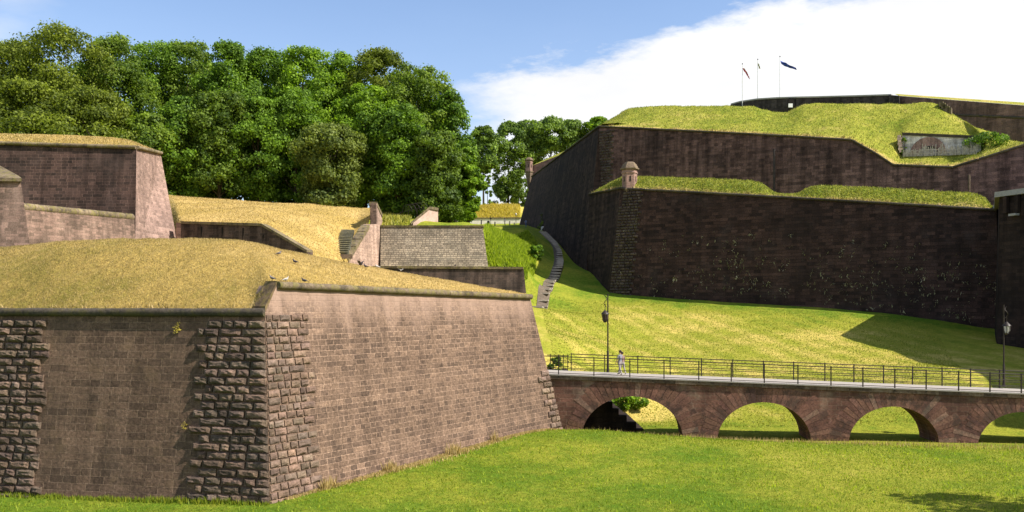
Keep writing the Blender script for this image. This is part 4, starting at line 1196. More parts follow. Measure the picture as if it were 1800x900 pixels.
m.prism(oc[::-1] if False else oc, ZT + .01, ZT + .55); m.build('coping', M['cap_slab'], fl)
for f in (.35, .8):
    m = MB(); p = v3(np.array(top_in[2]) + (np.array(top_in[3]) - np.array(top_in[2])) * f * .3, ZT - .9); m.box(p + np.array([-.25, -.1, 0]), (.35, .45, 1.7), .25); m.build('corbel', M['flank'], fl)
m = MB(); p = v3(np.array(foot[2]) + (np.array(foot[3]) - np.array(foot[2])) * .2, ZT - 2.0); m.box(p + np.array([.25, 0, 0]), (.5, .9, .22), .25); m.build('gutter_stone', M['cap_slab'], fl)

# plants growing out of the black wall
def wallspot(u, z):
    f = (z - bots[0][2]) / (tops[0][2] - bots[0][2])
    i = u * (len(tops) - 1); k = min(int(i), len(tops) - 2); fr_ = i - k
    tp = tops[k] + (tops[k + 1] - tops[k]) * fr_; bt_ = bots[k] + (bots[k + 1] - bots[k]) * fr_
    return bt_ + (tp - bt_) * z
V = []; T = []
for _ in range(900):
    u = RNG.random() ** .8; h = .1 + .62 * RNG.beta(1.6, 2.2)
    if fbm(u * 14, h * 9, 77, 2) + .25 * u < .52: continue
    c = wallspot(.06 + .94 * u, h) + v3(nC) * .04
    k = RNG.integers(2, 7); s = .05 + .13 * RNG.random() ** 2; tone = RNG.random()
    for _ in range(k):
        a = c + t * RNG.normal(0, s * .9) + np.array([0, 0, RNG.normal(0, s * .7)])
        d1 = t * RNG.normal(0, s) + np.array([0, 0, RNG.normal(-.2, 1) * s * 1.6]) + v3(nC) * RNG.random() * s
        d2 = t * s * .5 * RNG.normal(0, 1) + v3(nC) * s * .4
        V += [a, a + d1, a + d1 * .5 + d2]; T += [tone * .8 + .2 * RNG.random()] * 3
for px, py, s, tone in ((1318, 415, .35, .5), (1291, 427, .3, .4), (1295, 452, .3, .35), (1480, 441, .4, .45), (1421, 503, .35, .4), (1212, 441, .22, .4), (1390, 415, .22, .5), (1500, 425, .3, .4), (1267, 460, .22, .5), (1556, 432, .3, .4), (1600, 455, .3, .5)):
    c = P(px, py, 1); L = None
    # intersect the sight line with the wall plane
    p0 = tops[2]; nrm = np.cross(tops[-1] - tops[1], bots[1] - tops[1]); d = np.array([(px - 900) / F, 1, (HOR - py) / F]); e = np.array([0, 0, EYE])
    s_ = ((p0 - e) @ nrm) / (d @ nrm); c = e + d * s_ + v3(nC) * .05
    for _ in range(26):
        a = c + t * RNG.normal(0, s * .45) + np.array([0, 0, RNG.normal(0, s * .6)]); d1 = RNG.normal(0, s * .5, 3); d2 = RNG.normal(0, s * .3, 3)
        V += [a, a + d1, a + d2]; T += [tone + .3 * RNG.random()] * 3
V = np.array(V); T = np.array(T)
me = fast_mesh('wall_plants', V, np.arange(len(V)).reshape(-1, 3), 3, col=np.repeat(T[:, None], 3, 1))
tag(link('wall_plants', me, M['wall_plant']), 'small pale tufts sprouting all over the black lower citadel wall', 'plants', kind='stuff')
# ------------------------------------------------------------------ the bridge
BA = P(982, 658, 61.5); BB = P(1795, 691, 58.5)
bu = unit((BB - BA)[:2]); bn = np.array([bu[1], -bu[0]]); bn = bn if bn[1] < 0 else -bn     # along, and towards the camera
SL = np.linalg.norm((BB - BA)[:2]); slope = (BB[2] - BA[2]) / SL
def s_of(px):
    a, b = BA, BB; p = onpx(a, b, px); return (p[:2] - BA[:2]) @ bu
def bp(s, off=0.0, z=None, dz=0.0):
    """s metres along the near edge, off metres back from it"""
    q = BA[:2] + bu * s - bn * off
    return np.array([q[0], q[1], (BA[2] + slope * s + dz) if z is None else z])
S0, S1, WID = -5.0, 44.0, 3.7
bridge = empty('stone_bridge', bp(15, 1.5, EYE - 9), 'low red sandstone footbridge on round arches with dark iron railings', 'bridge')
arches = []; AR = .86
for l, r, yt in ((1022, 1201, 696.5), (1261, 1426, 707), (1492, 1651, 714.5), (1718, 1880, 724)):
    sl, sr = s_of(l), s_of(r); sc = (sl + sr) / 2; rr = (sr - sl) / 2
    d = bp(sc)[1]; zt = EYE + (HOR - yt) * d / F
    arches.append((sc, zt - rr * AR, rr))
ZF = EYE - 12.2; DT = -.3     # top of the spandrel below deck level
colsS = []
prev = S0
for sc, zc, rr in arches:
    colsS.append(('pier', prev, sc - rr)); colsS.append(('arch', sc, zc, rr)); prev = sc + rr
colsS.append(('pier', prev, S1))
m = MB(); t3 = v3(bu)
for off, flip in ((0.0, 1), (WID, -1)):
    for c in colsS:
        if c[0] == 'pier':
            n = max(1, int((c[2] - c[1]) / 1.5))
            for i in range(n):
                a, b = c[1] + (c[2] - c[1]) * i / n, c[1] + (c[2] - c[1]) * (i + 1) / n
                m.face([bp(a, off, ZF), bp(b, off, ZF), bp(b, off, dz=DT), bp(a, off, dz=DT)], t3)
        else:
            _, sc, zc, rr = c; th = np.linspace(math.pi, 0, 29)
            for x, y in zip(th, th[1:]):
                a, b = sc + rr * math.cos(x), sc + rr * math.cos(y)
                m.face([bp(a, off, zc + rr * AR * math.sin(x)), bp(b, off, zc + rr * AR * math.sin(y)), bp(b, off, dz=DT), bp(a, off, dz=DT)], t3)
m.build('spandrel_wall', M['bridge'], bridge)
for sc, zc, rr in arches:
    m = MB()
    th = np.linspace(math.pi, 0, 29)
    pts2 = [(sc - rr, ZF)] + [(sc + rr * math.cos(x), zc + rr * AR * math.sin(x)) for x in th] + [(sc + rr, ZF)]
    L = 0
    for (a, za), (b, zb) in zip(pts2, pts2[1:]):
        l2 = L + math.hypot(b - a, zb - za)
        m.face([bp(a, 0, za), bp(b, 0, zb), bp(b, WID, zb), bp(a, WID, za)], uv=[(0, L), (0, l2), (WID, l2), (WID, L)]); L = l2
    m.build('vault', M['bridge'], bridge)
# voussoirs: long wedges fanning out to the cornice
rg = random.Random(12)
for sc, zc, rr in arches:
    mb = MB(); n = 31; th = np.linspace(math.pi * .985, math.pi * .015, n + 1)
    for i in range(n):
        x, y = th[i] - .006, th[i + 1] + .006; mid = (x + y) / 2
        lim = (bp(sc)[2] - .36 - zc) / max(.2, math.sin(mid)) + rr * (1 - AR) if math.sin(mid) > .2 else 99
        ln = min(rr + rg.uniform(1.0, 1.75), lim - .04)
        lp = rg.random(); s = rg.uniform(.8, 1.15)
        mb.tint = (1.35, 1.6, 1.6) if lp < .1 else ((1.15, 1.22, 1.2) if lp < .2 else (s, s * rg.uniform(.97, 1.05), s * rg.uniform(.97, 1.05)))
        pr = rg.uniform(.004, .018)
        q = [(sc + k * math.cos(w), zc + (AR * rr + (k - rr)) * math.sin(w)) for k, w in ((rr - .005, x), (rr - .005, y), (ln, y), (ln, x))]
        f = [bp(a, -pr, z) for a, z in q]; b = [bp(a, .12, z) for a, z in q]
        mb.face(f)
        for k in range(4): mb.face([f[k], f[(k + 1) % 4], b[(k + 1) % 4], b[k]])
    mb.build('voussoir_ring', M['voussoir'], bridge)
# cornice course, deck slab
def along(m, o0, o1, z0, z1, sa=S0, sb=S1, n=1, jit=0.0, tintr=None, gap=0.0):
    for i in range(n):
        a, b = sa + (sb - sa) * i / n, sa + (sb - sa) * (i + 1) / n - gap
        if tintr: m.tint = (rg.uniform(*tintr),) * 3
        j = rg.uniform(-jit, jit)
        m.box8([bp(a, o0 + j, dz=z0), bp(b, o0 + j, dz=z0), bp(b, o1, dz=z0), bp(a, o1, dz=z0), bp(a, o0 + j, dz=z1), bp(b, o0 + j, dz=z1), bp(b, o1, dz=z1), bp(a, o1, dz=z1)])
m = MB(); along(m, -.1, WID + .1, -.32, -.075, n=34, jit=.02, tintr=(.7, 1.5), gap=.015); m.build('cornice', M['bridge_cornice'], bridge)
m = MB(); along(m, -.16, WID + .16, -.07, 0.0, n=1); m.build('deck', M['concrete'], bridge)
# railings: posts and four rails each
near = [982, 1044, 1107, 1167, 1228, 1285, 1343, 1402, 1460, 1516, 1572, 1627, 1684, 1739, 1794, 1849]
far = [1004, 1063, 1121, 1178, 1233, 1288, 1342, 1395, 1450, 1501, 1553, 1604, 1656, 1706, 1757, 1808]
def s_far(px):
    a, b = bp(-6, WID - .05), bp(50, WID - .05); p = onpx(a, b, px); return (p[:2] - BA[:2]) @ bu
for off, lst, sf, extra in ((-.1, near, s_of, -4.5), (WID - .05, far, s_far, None)):
    ss = [sf(p) for p in lst]
    a, b = (extra if extra is not None else ss[0]), ss[-1] + 8
    m = MB()
    for h, r in ((1.24, .035), (.84, .024), (.46, .024), (.1, .024)): m.tube([bp(a, off, dz=h), bp(b, off, dz=h)], r, 6)
    rail = m.build('railing', M['iron'], bridge)
    for s in ([extra + .05, extra + 2.3] if extra is not None else []) + ss + [ss[-1] + 2.2, ss[-1] + 4.4]:
        m = MB(); m.box(bp(s, off, dz=.55), (.07, .07, 1.5), math.atan2(bu[1], bu[0])); m.build('post', M['iron'], rail)
# landing rail behind the bastion's end
lr = empty('landing_railing', P(985, 650, 68), 'low dark railing at the left landing of the bridge', 'railing')
m = MB(); a, b = P(962, 624, 70), P(1000, 625.5, 66)
for dz in (0, .4, .8): m.tube([a - (0, 0, dz), b - (0, 0, dz)], .03, 6)
m.build('rail', M['iron'], lr)
for f in (.15, .55, .75, .95):
    m = MB(); p = a + (b - a) * f; m.tube([p + (0, 0, .1), p - (0, 0, 1.4)], .035, 6); m.build('post', M['iron'], lr)
# abutment behind the first arch
ab = empty('abutment', (4.5, 66, EYE - 9), 'rough stone abutment coloured near black as shade beyond the left bridge arch', 'abutment')
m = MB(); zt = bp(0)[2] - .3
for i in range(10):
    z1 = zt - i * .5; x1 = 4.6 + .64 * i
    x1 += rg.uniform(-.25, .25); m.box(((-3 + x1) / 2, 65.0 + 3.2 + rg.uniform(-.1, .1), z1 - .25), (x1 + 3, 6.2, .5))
m.build('stepped_stone', M['flank'], ab)  # near-black colour puts the shade under the arch into the stone

# lamp posts at the far edge of the deck
def lamp(px, ybot, ytop, d, label, side, tintm):
    p0, p1 = P(px, ybot, d), P(px, ytop, d); h = p1[2] - p0[2]; zl = h * .655
    o = empty('street_lamp', p0, label, 'street lamp', 'lamps along the bridge')
    m = MB(); m.tube([p0, p0 + (0, 0, .25), p0 + (0, 0, 1.5), p0 + (0, 0, 1.55)], [.12, .085, .08, .06], 8)
    m.tube([p0 + (0, 0, 1.5), p0 + (0, 0, h * .93)], [.055, .045], 8); m.build('pole', M['iron'], o)
    # crook with a twisted stem, carrying the lantern on a long rod
    c = p0 + np.array([0, 0, h * .93]); r = .16
    m = MB(); m.tube([c] + [c + np.array([side * r * (1 - math.cos(k)), 0, r * 1.9 * math.sin(k)]) for k in np.linspace(0, math.pi, 8)] + [c + np.array([side * r * 2, 0, -.15])], .035, 6)
    tw = [c + np.array([side * (r + .02 + .1 * math.cos(q * 9)), .08 * math.sin(q * 9), -q]) for q in np.linspace(.1, h * .93 - zl - .75, 26)]
    m.tube(tw, .028, 5); m.build('crook', M['iron'], o)
    L = p0 + np.array([side * .2, 0, zl])
    m = MB(); m.tube([L + (0, 0, .95), L + (0, 0, .4)], .025, 5)
    m.tube([L + (0, 0, .2), L + (0, 0, .3), L + (0, 0, .42), L + (0, 0, .5)], [.3, .25, .12, .04], 8); hood = m.build('lantern', M['iron'], o)
    m = MB(); m.tube([L + (0, 0, .19), L - (0, 0, .1), L - (0, 0, .3)], [.24, .21, .14], 8); m.build('glass', M[tintm], hood)
    m = MB()
    for k in range(6):
        x = k * math.pi / 3; m.tube([L + (.25 * math.cos(x), .25 * math.sin(x), .2), L + (.155 * math.cos(x), .155 * math.sin(x), -.32)], .02, 4)
    m.tube([L - (0, 0, .3), L - (0, 0, .42)], [.18, .04], 8); m.build('cage', M['iron'], hood)
M['glass_dark'] = plain('smoked_lamp_glass', (.07, .05, .045, 1), .3)
lamp(1068.5, 654, 506, 64.8, 'dark street lamp standing beside the walking couple', -1, 'glass_dark')
lamp(1764.5, 679, 525, 61.9, 'street lamp with pale glass lantern in the shade at the right', 1, 'glass_lamp')
# ------------------------------------------------------------------ stepped path up to the far gate
cl = [(943, 548, 110.5), (951, 528, 116), (958, 512, 122), (965, 498, 128), (975, 484, 133), (981.5, 470, 138), (983, 455, 146), (979.5, 440, 154), (972, 428, 161), (962, 417, 168.5), (953, 408, 176)]
cl = np.array([P(*a) for a in cl])
sl_ = np.concatenate([[0], np.cumsum(np.linalg.norm(np.diff(cl[:, :2], axis=0), axis=1))])
def pathpt(s): return np.array([np.interp(s, sl_, cl[:, k]) for k in range(2)])
sway = empty('garden_stairway', (*cl[0][:2], surf_z(*cl[0][:2])), 'winding stairway of pale stone treads climbing the grass beside the shaded rampart', 'stairway')
N_ = 50; m = MB(); edge = []
for i in range(90):
    s = sl_[-1] * i / 89; p = pathpt(s); d = unit(pathpt(min(s + .4, sl_[-1])) - pathpt(max(s - .4, 0))); w = np.array([-d[1], d[0]]) * .76
    a, b = p + w, p - w; edge.append((v3(a, surf_z(*a) + .05), v3(b, surf_z(*b) + .05)))
for (a, b), (c, d) in zip(edge, edge[1:]): m.face([b, d, c, a])
m.build('gravel_bed', M['path_dirt'], sway)
for i in range(N_):
    s = sl_[-1] * (i + .5) / N_; p = pathpt(s); d = unit(pathpt(s + .4) - pathpt(s - .4)) if s < sl_[-1] - .5 else d
    ang = math.atan2(d[1], d[0]) - math.pi / 2
    m = MB(); m.tint = (random.uniform(.85, 1.15),) * 3
    m.box(v3(p, surf_z(*p) + .07), (1.45, .62 * sl_[-1] / N_ * (1 if i not in (19, 20) else 1.7), .2), ang); m.build('step', M['step'], sway)

# ------------------------------------------------------------------ far end of the valley
fwl = empty('boundary_wall', P(860, 394, 209), 'low whitewashed boundary wall below a golden grass bank in the far gap', 'wall')
m = MB(); m.slab([P(766, 384, 222), P(800, 384, 224), P(916, 383.5, 225)], [P(766, 402, 222), P(800, 402, 224), P(916, 402, 225)], (0, .6, 0)); m.build('wall', M['plaster'], fwl)
m = MB(); m.slab([P(766, 382.6, 221.8), P(800, 382.6, 223.8), P(916, 382, 224.8)], [P(766, 384.2, 221.8), P(800, 384.2, 223.8), P(916, 383.7, 224.8)], (0, 1, 0)); m.build('coping', M['bridge_cornice'], fwl)
for px, h in ((800, .7), (814, .7), (846, 1.3), (870, .85), (896, .95), (904, .6)):
    p = P(px, 0, 210 if px < 880 else 212); p[2] = surf_z(p[0], p[1])
    o = empty('bollard', p, {800: 'short dark bollard nearest the trees before the far whitewashed wall', 814: 'short dark bollard left of the taller one before the far whitewashed wall', 846: 'tallest thin dark bollard before the far whitewashed wall',
        870: 'dark bollard beside the far litter bin', 896: 'dark bollard right of the distant walker', 904: 'smallest dark bollard close to the shaded rampart'}[px], 'bollard', 'bollards before the far white wall')
    m = MB(); m.tube([p - (0, 0, .3), p + (0, 0, h), p + (0, 0, h + .08)], [.14, .13, .05], 8); m.build('post', M['iron'], o)
p = P(858.5, 0, 211); p[2] = surf_z(p[0], p[1])
o = empty('litter_bin', p, 'small dark litter bin before the far whitewashed wall', 'litter bin')
m = MB(); m.tube([p, p + (0, 0, .95)], [.3, .34], 10); m.build('bin', M['iron'], o); m = MB(); m.tube([p + (0, 0, 1.0), p + (0, 0, 1.1)], [.36, .2], 10); m.build('lid', M['iron'], o)
for px, h, lb in ((862.5, 2.7, 'slim dark signpost beside the far litter bin'), (907, 2.6, 'slim lamp post before the far shaded rampart edge')):
    p = P(px, 0, 214); p[2] = surf_z(p[0], p[1]) - .2
    o = empty('signpost' if px < 880 else 'lamp_post', p, lb, 'signpost' if px < 880 else 'lamp post')
    m = MB(); m.tube([p, p + (0, 0, h)], .06, 6); m.build('pole', M['iron'], o)
    m = MB()
    if px < 880: m.box(p + (0, 0, h * .72), (.45, .06, .22)); m.build('sign_plate', M['iron'], o)
    else: m.tube([p + (0, 0, h), p + (0, 0, h + .15), p + (0, 0, h + .5), p + (0, 0, h + .65)], [.1, .2, .24, .08], 6); m.build('lantern', M['glass_lamp'], o)

# ------------------------------------------------------------------ people
M['skin'] = plain('skin', (.42, .24, .17, 1), .6, noise=.05); M['hair_dark'] = plain('dark_hair', (.03, .018, .012, 1), .7)
for nm, c in (('grey_shirt', (.2, .2, .24, 1)), ('pale_trousers', (.3, .27, .26, 1)), ('rose_shirt', (.26, .17, .16, 1)), ('lilac_shirt', (.5, .42, .52, 1)), ('dark_trousers', (.03, .025, .03, 1)), ('blue_shirt', (.24, .28, .52, 1)), ('jeans', (.1, .13, .3, 1)), ('white_clothes', (.78, .78, .78, 1)), ('shoe_brown', (.06, .045, .035, 1))):
    M[nm] = plain(nm, c, .85, noise=.08)


def person(base, H, face, label, shirt, trousers, stride=.2, arms=((.25, -.05), (.2, .15)), bend=0.0, sleeve=.45, group=None, lean=0.0):
    """one skinned body from a skeleton; local y is forward"""
    k = H / 1.75
    o = empty('person', base, label, 'person', group, rz=face)
    J = []; Eg = []; Rd = []
    def j(p, r, par=None):
        p = np.array(p, float)
        if p[2] > .97:                          # bend the trunk forward at the hips
            d = p - (0, 0, .95); a = bend
            p = np.array([p[0], d[1] * math.cos(a) + d[2] * math.sin(a), .95 + d[2] * math.cos(a) - d[1] * math.sin(a)])
        p[0] += lean * max(0, p[2] - .9)
        J.append(tuple(p * k)); Rd.append(r * k)
        if par is not None: Eg.append((par, len(J) - 1))
        return len(J) - 1
    pel = j((0, 0, .95), .135); wai = j((0, 0, 1.08), .115, pel); che = j((0, .01, 1.3), .14, wai); nb = j((0, 0, 1.45), .065, che); nk = j((0, .01, 1.52), .055, nb)
    hd = j((0, .03, 1.61), .088, nk); tp = j((0, .02, 1.69), .07, hd); j((0, .125, 1.6), .018, hd)
    hands = []
    for s, (fw, out) in zip((-1, 1), arms):
        sh = j((s * .18, 0, 1.41), .055, che)
        el = j((s * (.22 + out * .3), fw * .35, 1.14), .042, sh); wr = j((s * (.22 + out * .6), fw * .35 + .1 + fw * .3, .91 + abs(fw) * .2), .028, el)
        hn = j((s * (.22 + out * .65), fw * .35 + .13 + fw * .35, .85 + abs(fw) * .2), .034, wr); hands.append((np.array(J[hn]), s))
    feet = []
    for s in (-1, 1):
        f = stride * s
        hp = j((s * .09, 0, .88), .095, pel); kn = j((s * .1, f * .5 + .03, .49), .062, hp); an = j((s * .1, f - (.06 if f < 0 else 0), .09), .042, kn); j((s * .11, f + .15 - (.06 if f < 0 else 0), .045), .035, an)
    me = bpy.data.meshes.new('body_frame'); me.from_pydata(J, Eg, [])
    tmp = bpy.data.objects.new('body_frame', me); COL.objects.link(tmp)
    md = tmp.modifiers.new('Skin', 'SKIN'); sv = me.skin_vertices[0].data
    for i, r in enumerate(Rd):
        sv[i].radius = (r, r * (.78 if i in (wai, che) else 1)); sv[i].use_root = (i == 0)
    sd = tmp.modifiers.new('Sub', 'SUBSURF'); sd.levels = 2; sd.render_levels = 2
    dg = bpy.context.evaluated_depsgraph_get(); dg.update()
    nm = bpy.data.meshes.new_from_object(tmp.evaluated_get(dg))
    bpy.data.objects.remove(tmp, do_unlink=True)
    nm.name = 'body'; nm.materials.clear()
    for x in ('skin', shirt, trousers, 'shoe_brown'): nm.materials.append(M[x])
    for p in nm.polygons:
        c = p.center / k; p.use_smooth = True
        y, z = c.y, c.z
        if bend: d = c - Vector((0, 0, .95)); y = d.y * math.cos(bend) - d.z * math.sin(bend); z = .95 + d.z * math.cos(bend) + d.y * math.sin(bend) if c.z > .93 or c.y > .2 else c.z
        arm = abs(c.x - lean * max(0, c.z - .9)) > .185
        p.material_index = 3 if z < .085 else 0 if z > 1.475 else (1 if z > 1.42 - sleeve * .6 else 0) if arm and z > .8 else 1 if z > .97 else 2
    b = bpy.data.objects.new('body', nm); COL.objects.link(b); b.parent = o
    # hair and hands
    hm = MB(); hc = np.array(J[tp]); hh = np.array(J[hd])
    th = np.linspace(0, math.pi * .62, 6); G = np.array([[hh + (hc - hh) * .45 + k * np.array([.105 * math.sin(a) * math.cos(q), -.018 + .118 * math.sin(a) * math.sin(q), .118 * math.cos(a) + .012]) for q in np.linspace(0, 2 * math.pi, 13)] for a in th])
    hm.grid(G, smooth=True); h = hm.build('hair', M['hair_dark'], None); h.parent = b
    for c, s in hands:
        fm = MB()
        for i, ln in enumerate((.07, .08, .085, .075)):
            y = (-.025 + .017 * i) * k; q = c + np.array([0, y, -.01 * k])
            fm.tube([q, q + k * np.array([-s * .004, .004, -.5 * ln]), q + k * np.array([-s * .022, .012, -ln])], [.009 * k, .0085 * k, .006 * k], 6)
        q = c + np.array([0, .025 * k, .01 * k]); fm.tube([q, q + k * np.array([-s * .012, .03, -.02]), q + k * np.array([-s * .018, .036, -.05])], [.011 * k, .01 * k, .007 * k], 6)
        f = fm.build('hand', M['skin'], None); f.parent = b
    return o

q = bp(s_of(1089.5) + .05, 1.6)
person(q, 1.74, math.radians(35), 'person in grey shirt and pale trousers walking on the bridge, arm round a companion', 'grey_shirt', 'pale_trousers', .26, arms=((.05, .05), (.55, .1)), lean=.05)
q2 = bp(s_of(1094.5) + .05, 2.1)
person(q2, 1.62, math.radians(30), 'shorter dark haired person in a rose top walking close behind the grey shirted companion', 'rose_shirt', 'pale_trousers', -.22, arms=((.3, .0), (.1, .05)), lean=-.06)
def ground_at(px, d): p = P(px, 0, d); p[2] = surf_z(p[0], p[1]); return p
person(ground_at(887.5, 214), 1.85, math.radians(60), 'distant person in a lilac top and dark trousers walking before the far whitewashed wall', 'lilac_shirt', 'dark_trousers', .22, arms=((.1, .3), (.3, .1)))
person(ground_at(924.5, 186), 1.7, math.radians(170), 'distant person in a light blue top standing in the shade by the rampart', 'blue_shirt', 'jeans', .08)
person(ground_at(951.5, 176) + np.array([0, 0, .1]), 1.55, math.radians(-85), 'distant person in white clothes bending forward at the top of the stairway', 'white_clothes', 'white_clothes', .1, arms=((.5, .05), (.5, .05)), bend=1.25, sleeve=1.0)

# ------------------------------------------------------------------ pigeons
M['pigeon'] = plain('grey_feathers', (.16, .14, .14, 1), .7, noise=.3); M['pigeon_dark'] = plain('dark_feathers', (.06, .05, .055, 1), .6, noise=.3); M['pigeon_pale'] = plain('pale_feathers', (.5, .46, .43, 1), .7, noise=.2)
M['beak'] = plain('pigeon_leg_pink', (.35, .14, .1, 1), .6)
def bird(pos, rz, label, mat, wings=False, up=.15, group='pigeons on the bastions'):
    o = empty('pigeon', pos, label, 'pigeon', group, rz=rz); o.scale = (.86, .86, .86)
    def fin(mb, name, mt, par):
        b = mb.build(name, M[mt], None); b.parent = par; return b
    m = MB()
    pts = [(0, -.13, .11), (0, -.08, .125), (0, 0, .145), (0, .07, .17), (0, .105, .215), (0, .12, .255), (0, .14, .275), (0, .165, .272)]
    m.tube([np.array(p) for p in pts], [.02, .05, .075, .07, .045, .032, .034, .012], 9); body = fin(m, 'body', mat, o)
    m = MB(); m.box8([np.array(p) for p in ((-.03, -.27, .085), (.03, -.27, .085), (.025, -.1, .1), (-.025, -.1, .1), (-.03, -.27, .095), (.03, -.27, .095), (.025, -.1, .13), (-.025, -.1, .13))]); fin(m, 'tail', 'pigeon_dark', o)
    m = MB(); m.tube([np.array((0, .165, .272)), np.array((0, .195, .262))], [.01, .003], 5); fin(m, 'beak', 'beak', o)
    for s in (-1, 1):
        m = MB()
        if wings: q = [(s * .05, .07, .17), (s * .24, .1, .33), (s * .42, -.02, .36), (s * .22, -.1, .28), (s * .05, -.1, .15)]
        else: q = [(s * .066, .07, .18), (s * .082, .0, .175), (s * .06, -.16, .11), (s * .035, -.22, .11), (s * .05, -.06, .18)]
        q = [np.array(p) for p in q]; th = np.array([0, 0, .018]) if wings else np.array([s * .016, 0, 0])
        m.face(q); m.face([p + th for p in q])
        for i in range(5): m.face([q[i], q[(i + 1) % 5], q[(i + 1) % 5] + th, q[i] + th])
        fin(m, 'wing', mat, o)
        m = MB(); m.tube([np.array((s * .025, 0, .1)), np.array((s * .025, .01, 0)), np.array((s * .025, .05, .005))], .008, 5); fin(m, 'leg', 'beak', o)
    return o
def on_cordon(px):
    p = onpx(tC2, tR, px); return p + np.array([0, 0, .17]) + v3(nR * .08)
for px, rz, lb, mt in ((474, 80, 'grey pigeon perched on the stone corner block of the foreground bastion', 'pigeon'), (500, -60, 'pale grey pigeon on the mossy coping, middle of three near the corner', 'pigeon_pale'), (533, 100, 'dark pigeon upright on the mossy coping, rightmost of three near the corner', 'pigeon_dark')):
    p = on_cordon(px) if px > 490 else tC2 + v3(-nR * .3) + np.array([0, 0, .22]); bird(p, math.radians(rz), lb, mt)
for px, py, rz, lb, mt, wg in ((490, 450, -70, 'grey pigeon walking high on the straw coloured mound', 'pigeon', False), (519, 464.5, 120, 'small dark pigeon feeding midway down the straw coloured mound', 'pigeon_dark', False),
                        (634, 476, -110, 'pigeon with wings raised just above the dry grass of the mound', 'pigeon_dark', True), (643, 467, 60, 'dark pigeon on the mound skyline below the white plaster patch', 'pigeon_dark', False), (664, 473, 90, 'pale pigeon on the mound skyline below the grey rubble wall', 'pigeon_pale', False)):
    h = see(px, py, DBVH)
    if h is None: h = see(px, py + 5, DBVH)
    if h is None: continue
    bird(h + np.array([0, 0, .25 if wg else .02]), math.radians(rz), lb, mt, wg)
for px, rz, lb, mt, wg in ((706, 30, 'white pigeon flapping before the purplish retaining wall', 'pigeon_pale', True), (735, 80, 'grey pigeon on the thin coping at the foot of the rubble wall, left one', 'pigeon', False), (800, -80, 'dark pigeon on the thin coping at the foot of the rubble wall, right one', 'pigeon_dark', False)):
    a, b = P(655, 471, 112), P(920.5, 473, 109.6); p = onpx(a, b, px) + np.array([0, 0, .27])
    if wg: p = p + np.array([0, -.8, -.7])
    bird(p, math.radians(rz), lb, mt, wg)

# ------------------------------------------------------------------ trees and shrubs
def crown_mesh(c, R, z0, z1, nclump, nleaf, leaf, rng, ry=.9, top=.75, low=.5, fill=.5):
    """leaf quads in clumps through an uneven crown; returns verts, tints"""
    H = z1 - z0
    h = rng.random(nclump) ** .85
    pk = 1 - .62 * top; prof = np.where(h > pk, np.sqrt(np.clip(1 - ((h - pk) / (1.04 - pk)) ** 2, .02, 1)), low + (1 - low) * np.sqrt(np.clip(h / pk, 0, 1)))
    lob = 1 + .22 * np.sin(3 * rng.random() * 6.28 + h * 9)
    a = rng.random(nclump) * 2 * np.pi
    rr = R * prof * lob * (fill + (1 - fill) * np.sqrt(rng.random(nclump)))
    rc = R * (.2 + .17 * rng.random(nclump)) * (.6 + .4 * prof)
    rr = np.maximum(rr - rc * .6, 0)
    cc = np.stack([c[0] + rr * np.cos(a), c[1] + rr * ry * np.sin(a), z0 + np.clip(h, .03, .97) * H], -1)
    cc[:, 2] = np.minimum(cc[:, 2], z1 - rc * .55)
    w = rc ** 2; k = rng.choice(nclump, nleaf, p=w / w.sum())
    d = rng.normal(size=(nleaf, 3)); d /= np.linalg.norm(d, axis=1, keepdims=True)
    out = cc[k] - np.array([c[0], c[1], (z0 + z1) / 2]); out[:, 2] *= .5
    out /= np.linalg.norm(out, axis=1, keepdims=True) + 1e-6
    d = d + .55 * out + np.array([0, 0, .25]); d /= np.linalg.norm(d, axis=1, keepdims=True)
    q = (.45 + .55 * rng.random(nleaf) ** .5) * (1 + .18 * rng.normal(size=nleaf))
    pos = cc[k] + d * (rc[k] * q)[:, None] * np.array([1, 1, .8])
    n = d + .55 * rng.normal(size=(nleaf, 3)); n /= np.linalg.norm(n, axis=1, keepdims=True)
    t = np.cross(n, rng.normal(size=(nleaf, 3))); t /= np.linalg.norm(t, axis=1, keepdims=True) + 1e-6
    b = np.cross(n, t)
    s = leaf * (.55 + .8 * rng.random(nleaf))
    t *= s[:, None] * .5; b *= s[:, None] * .36
    V = np.stack([pos - t, pos + b, pos + t, pos - b], 1).reshape(-1, 3)
    ct = rng.random(nclump)
    tint = np.clip(.12 + .5 * ct[k] + .22 * rng.normal(size=nleaf), 0, 1)
    return V, np.repeat(tint, 4), cc

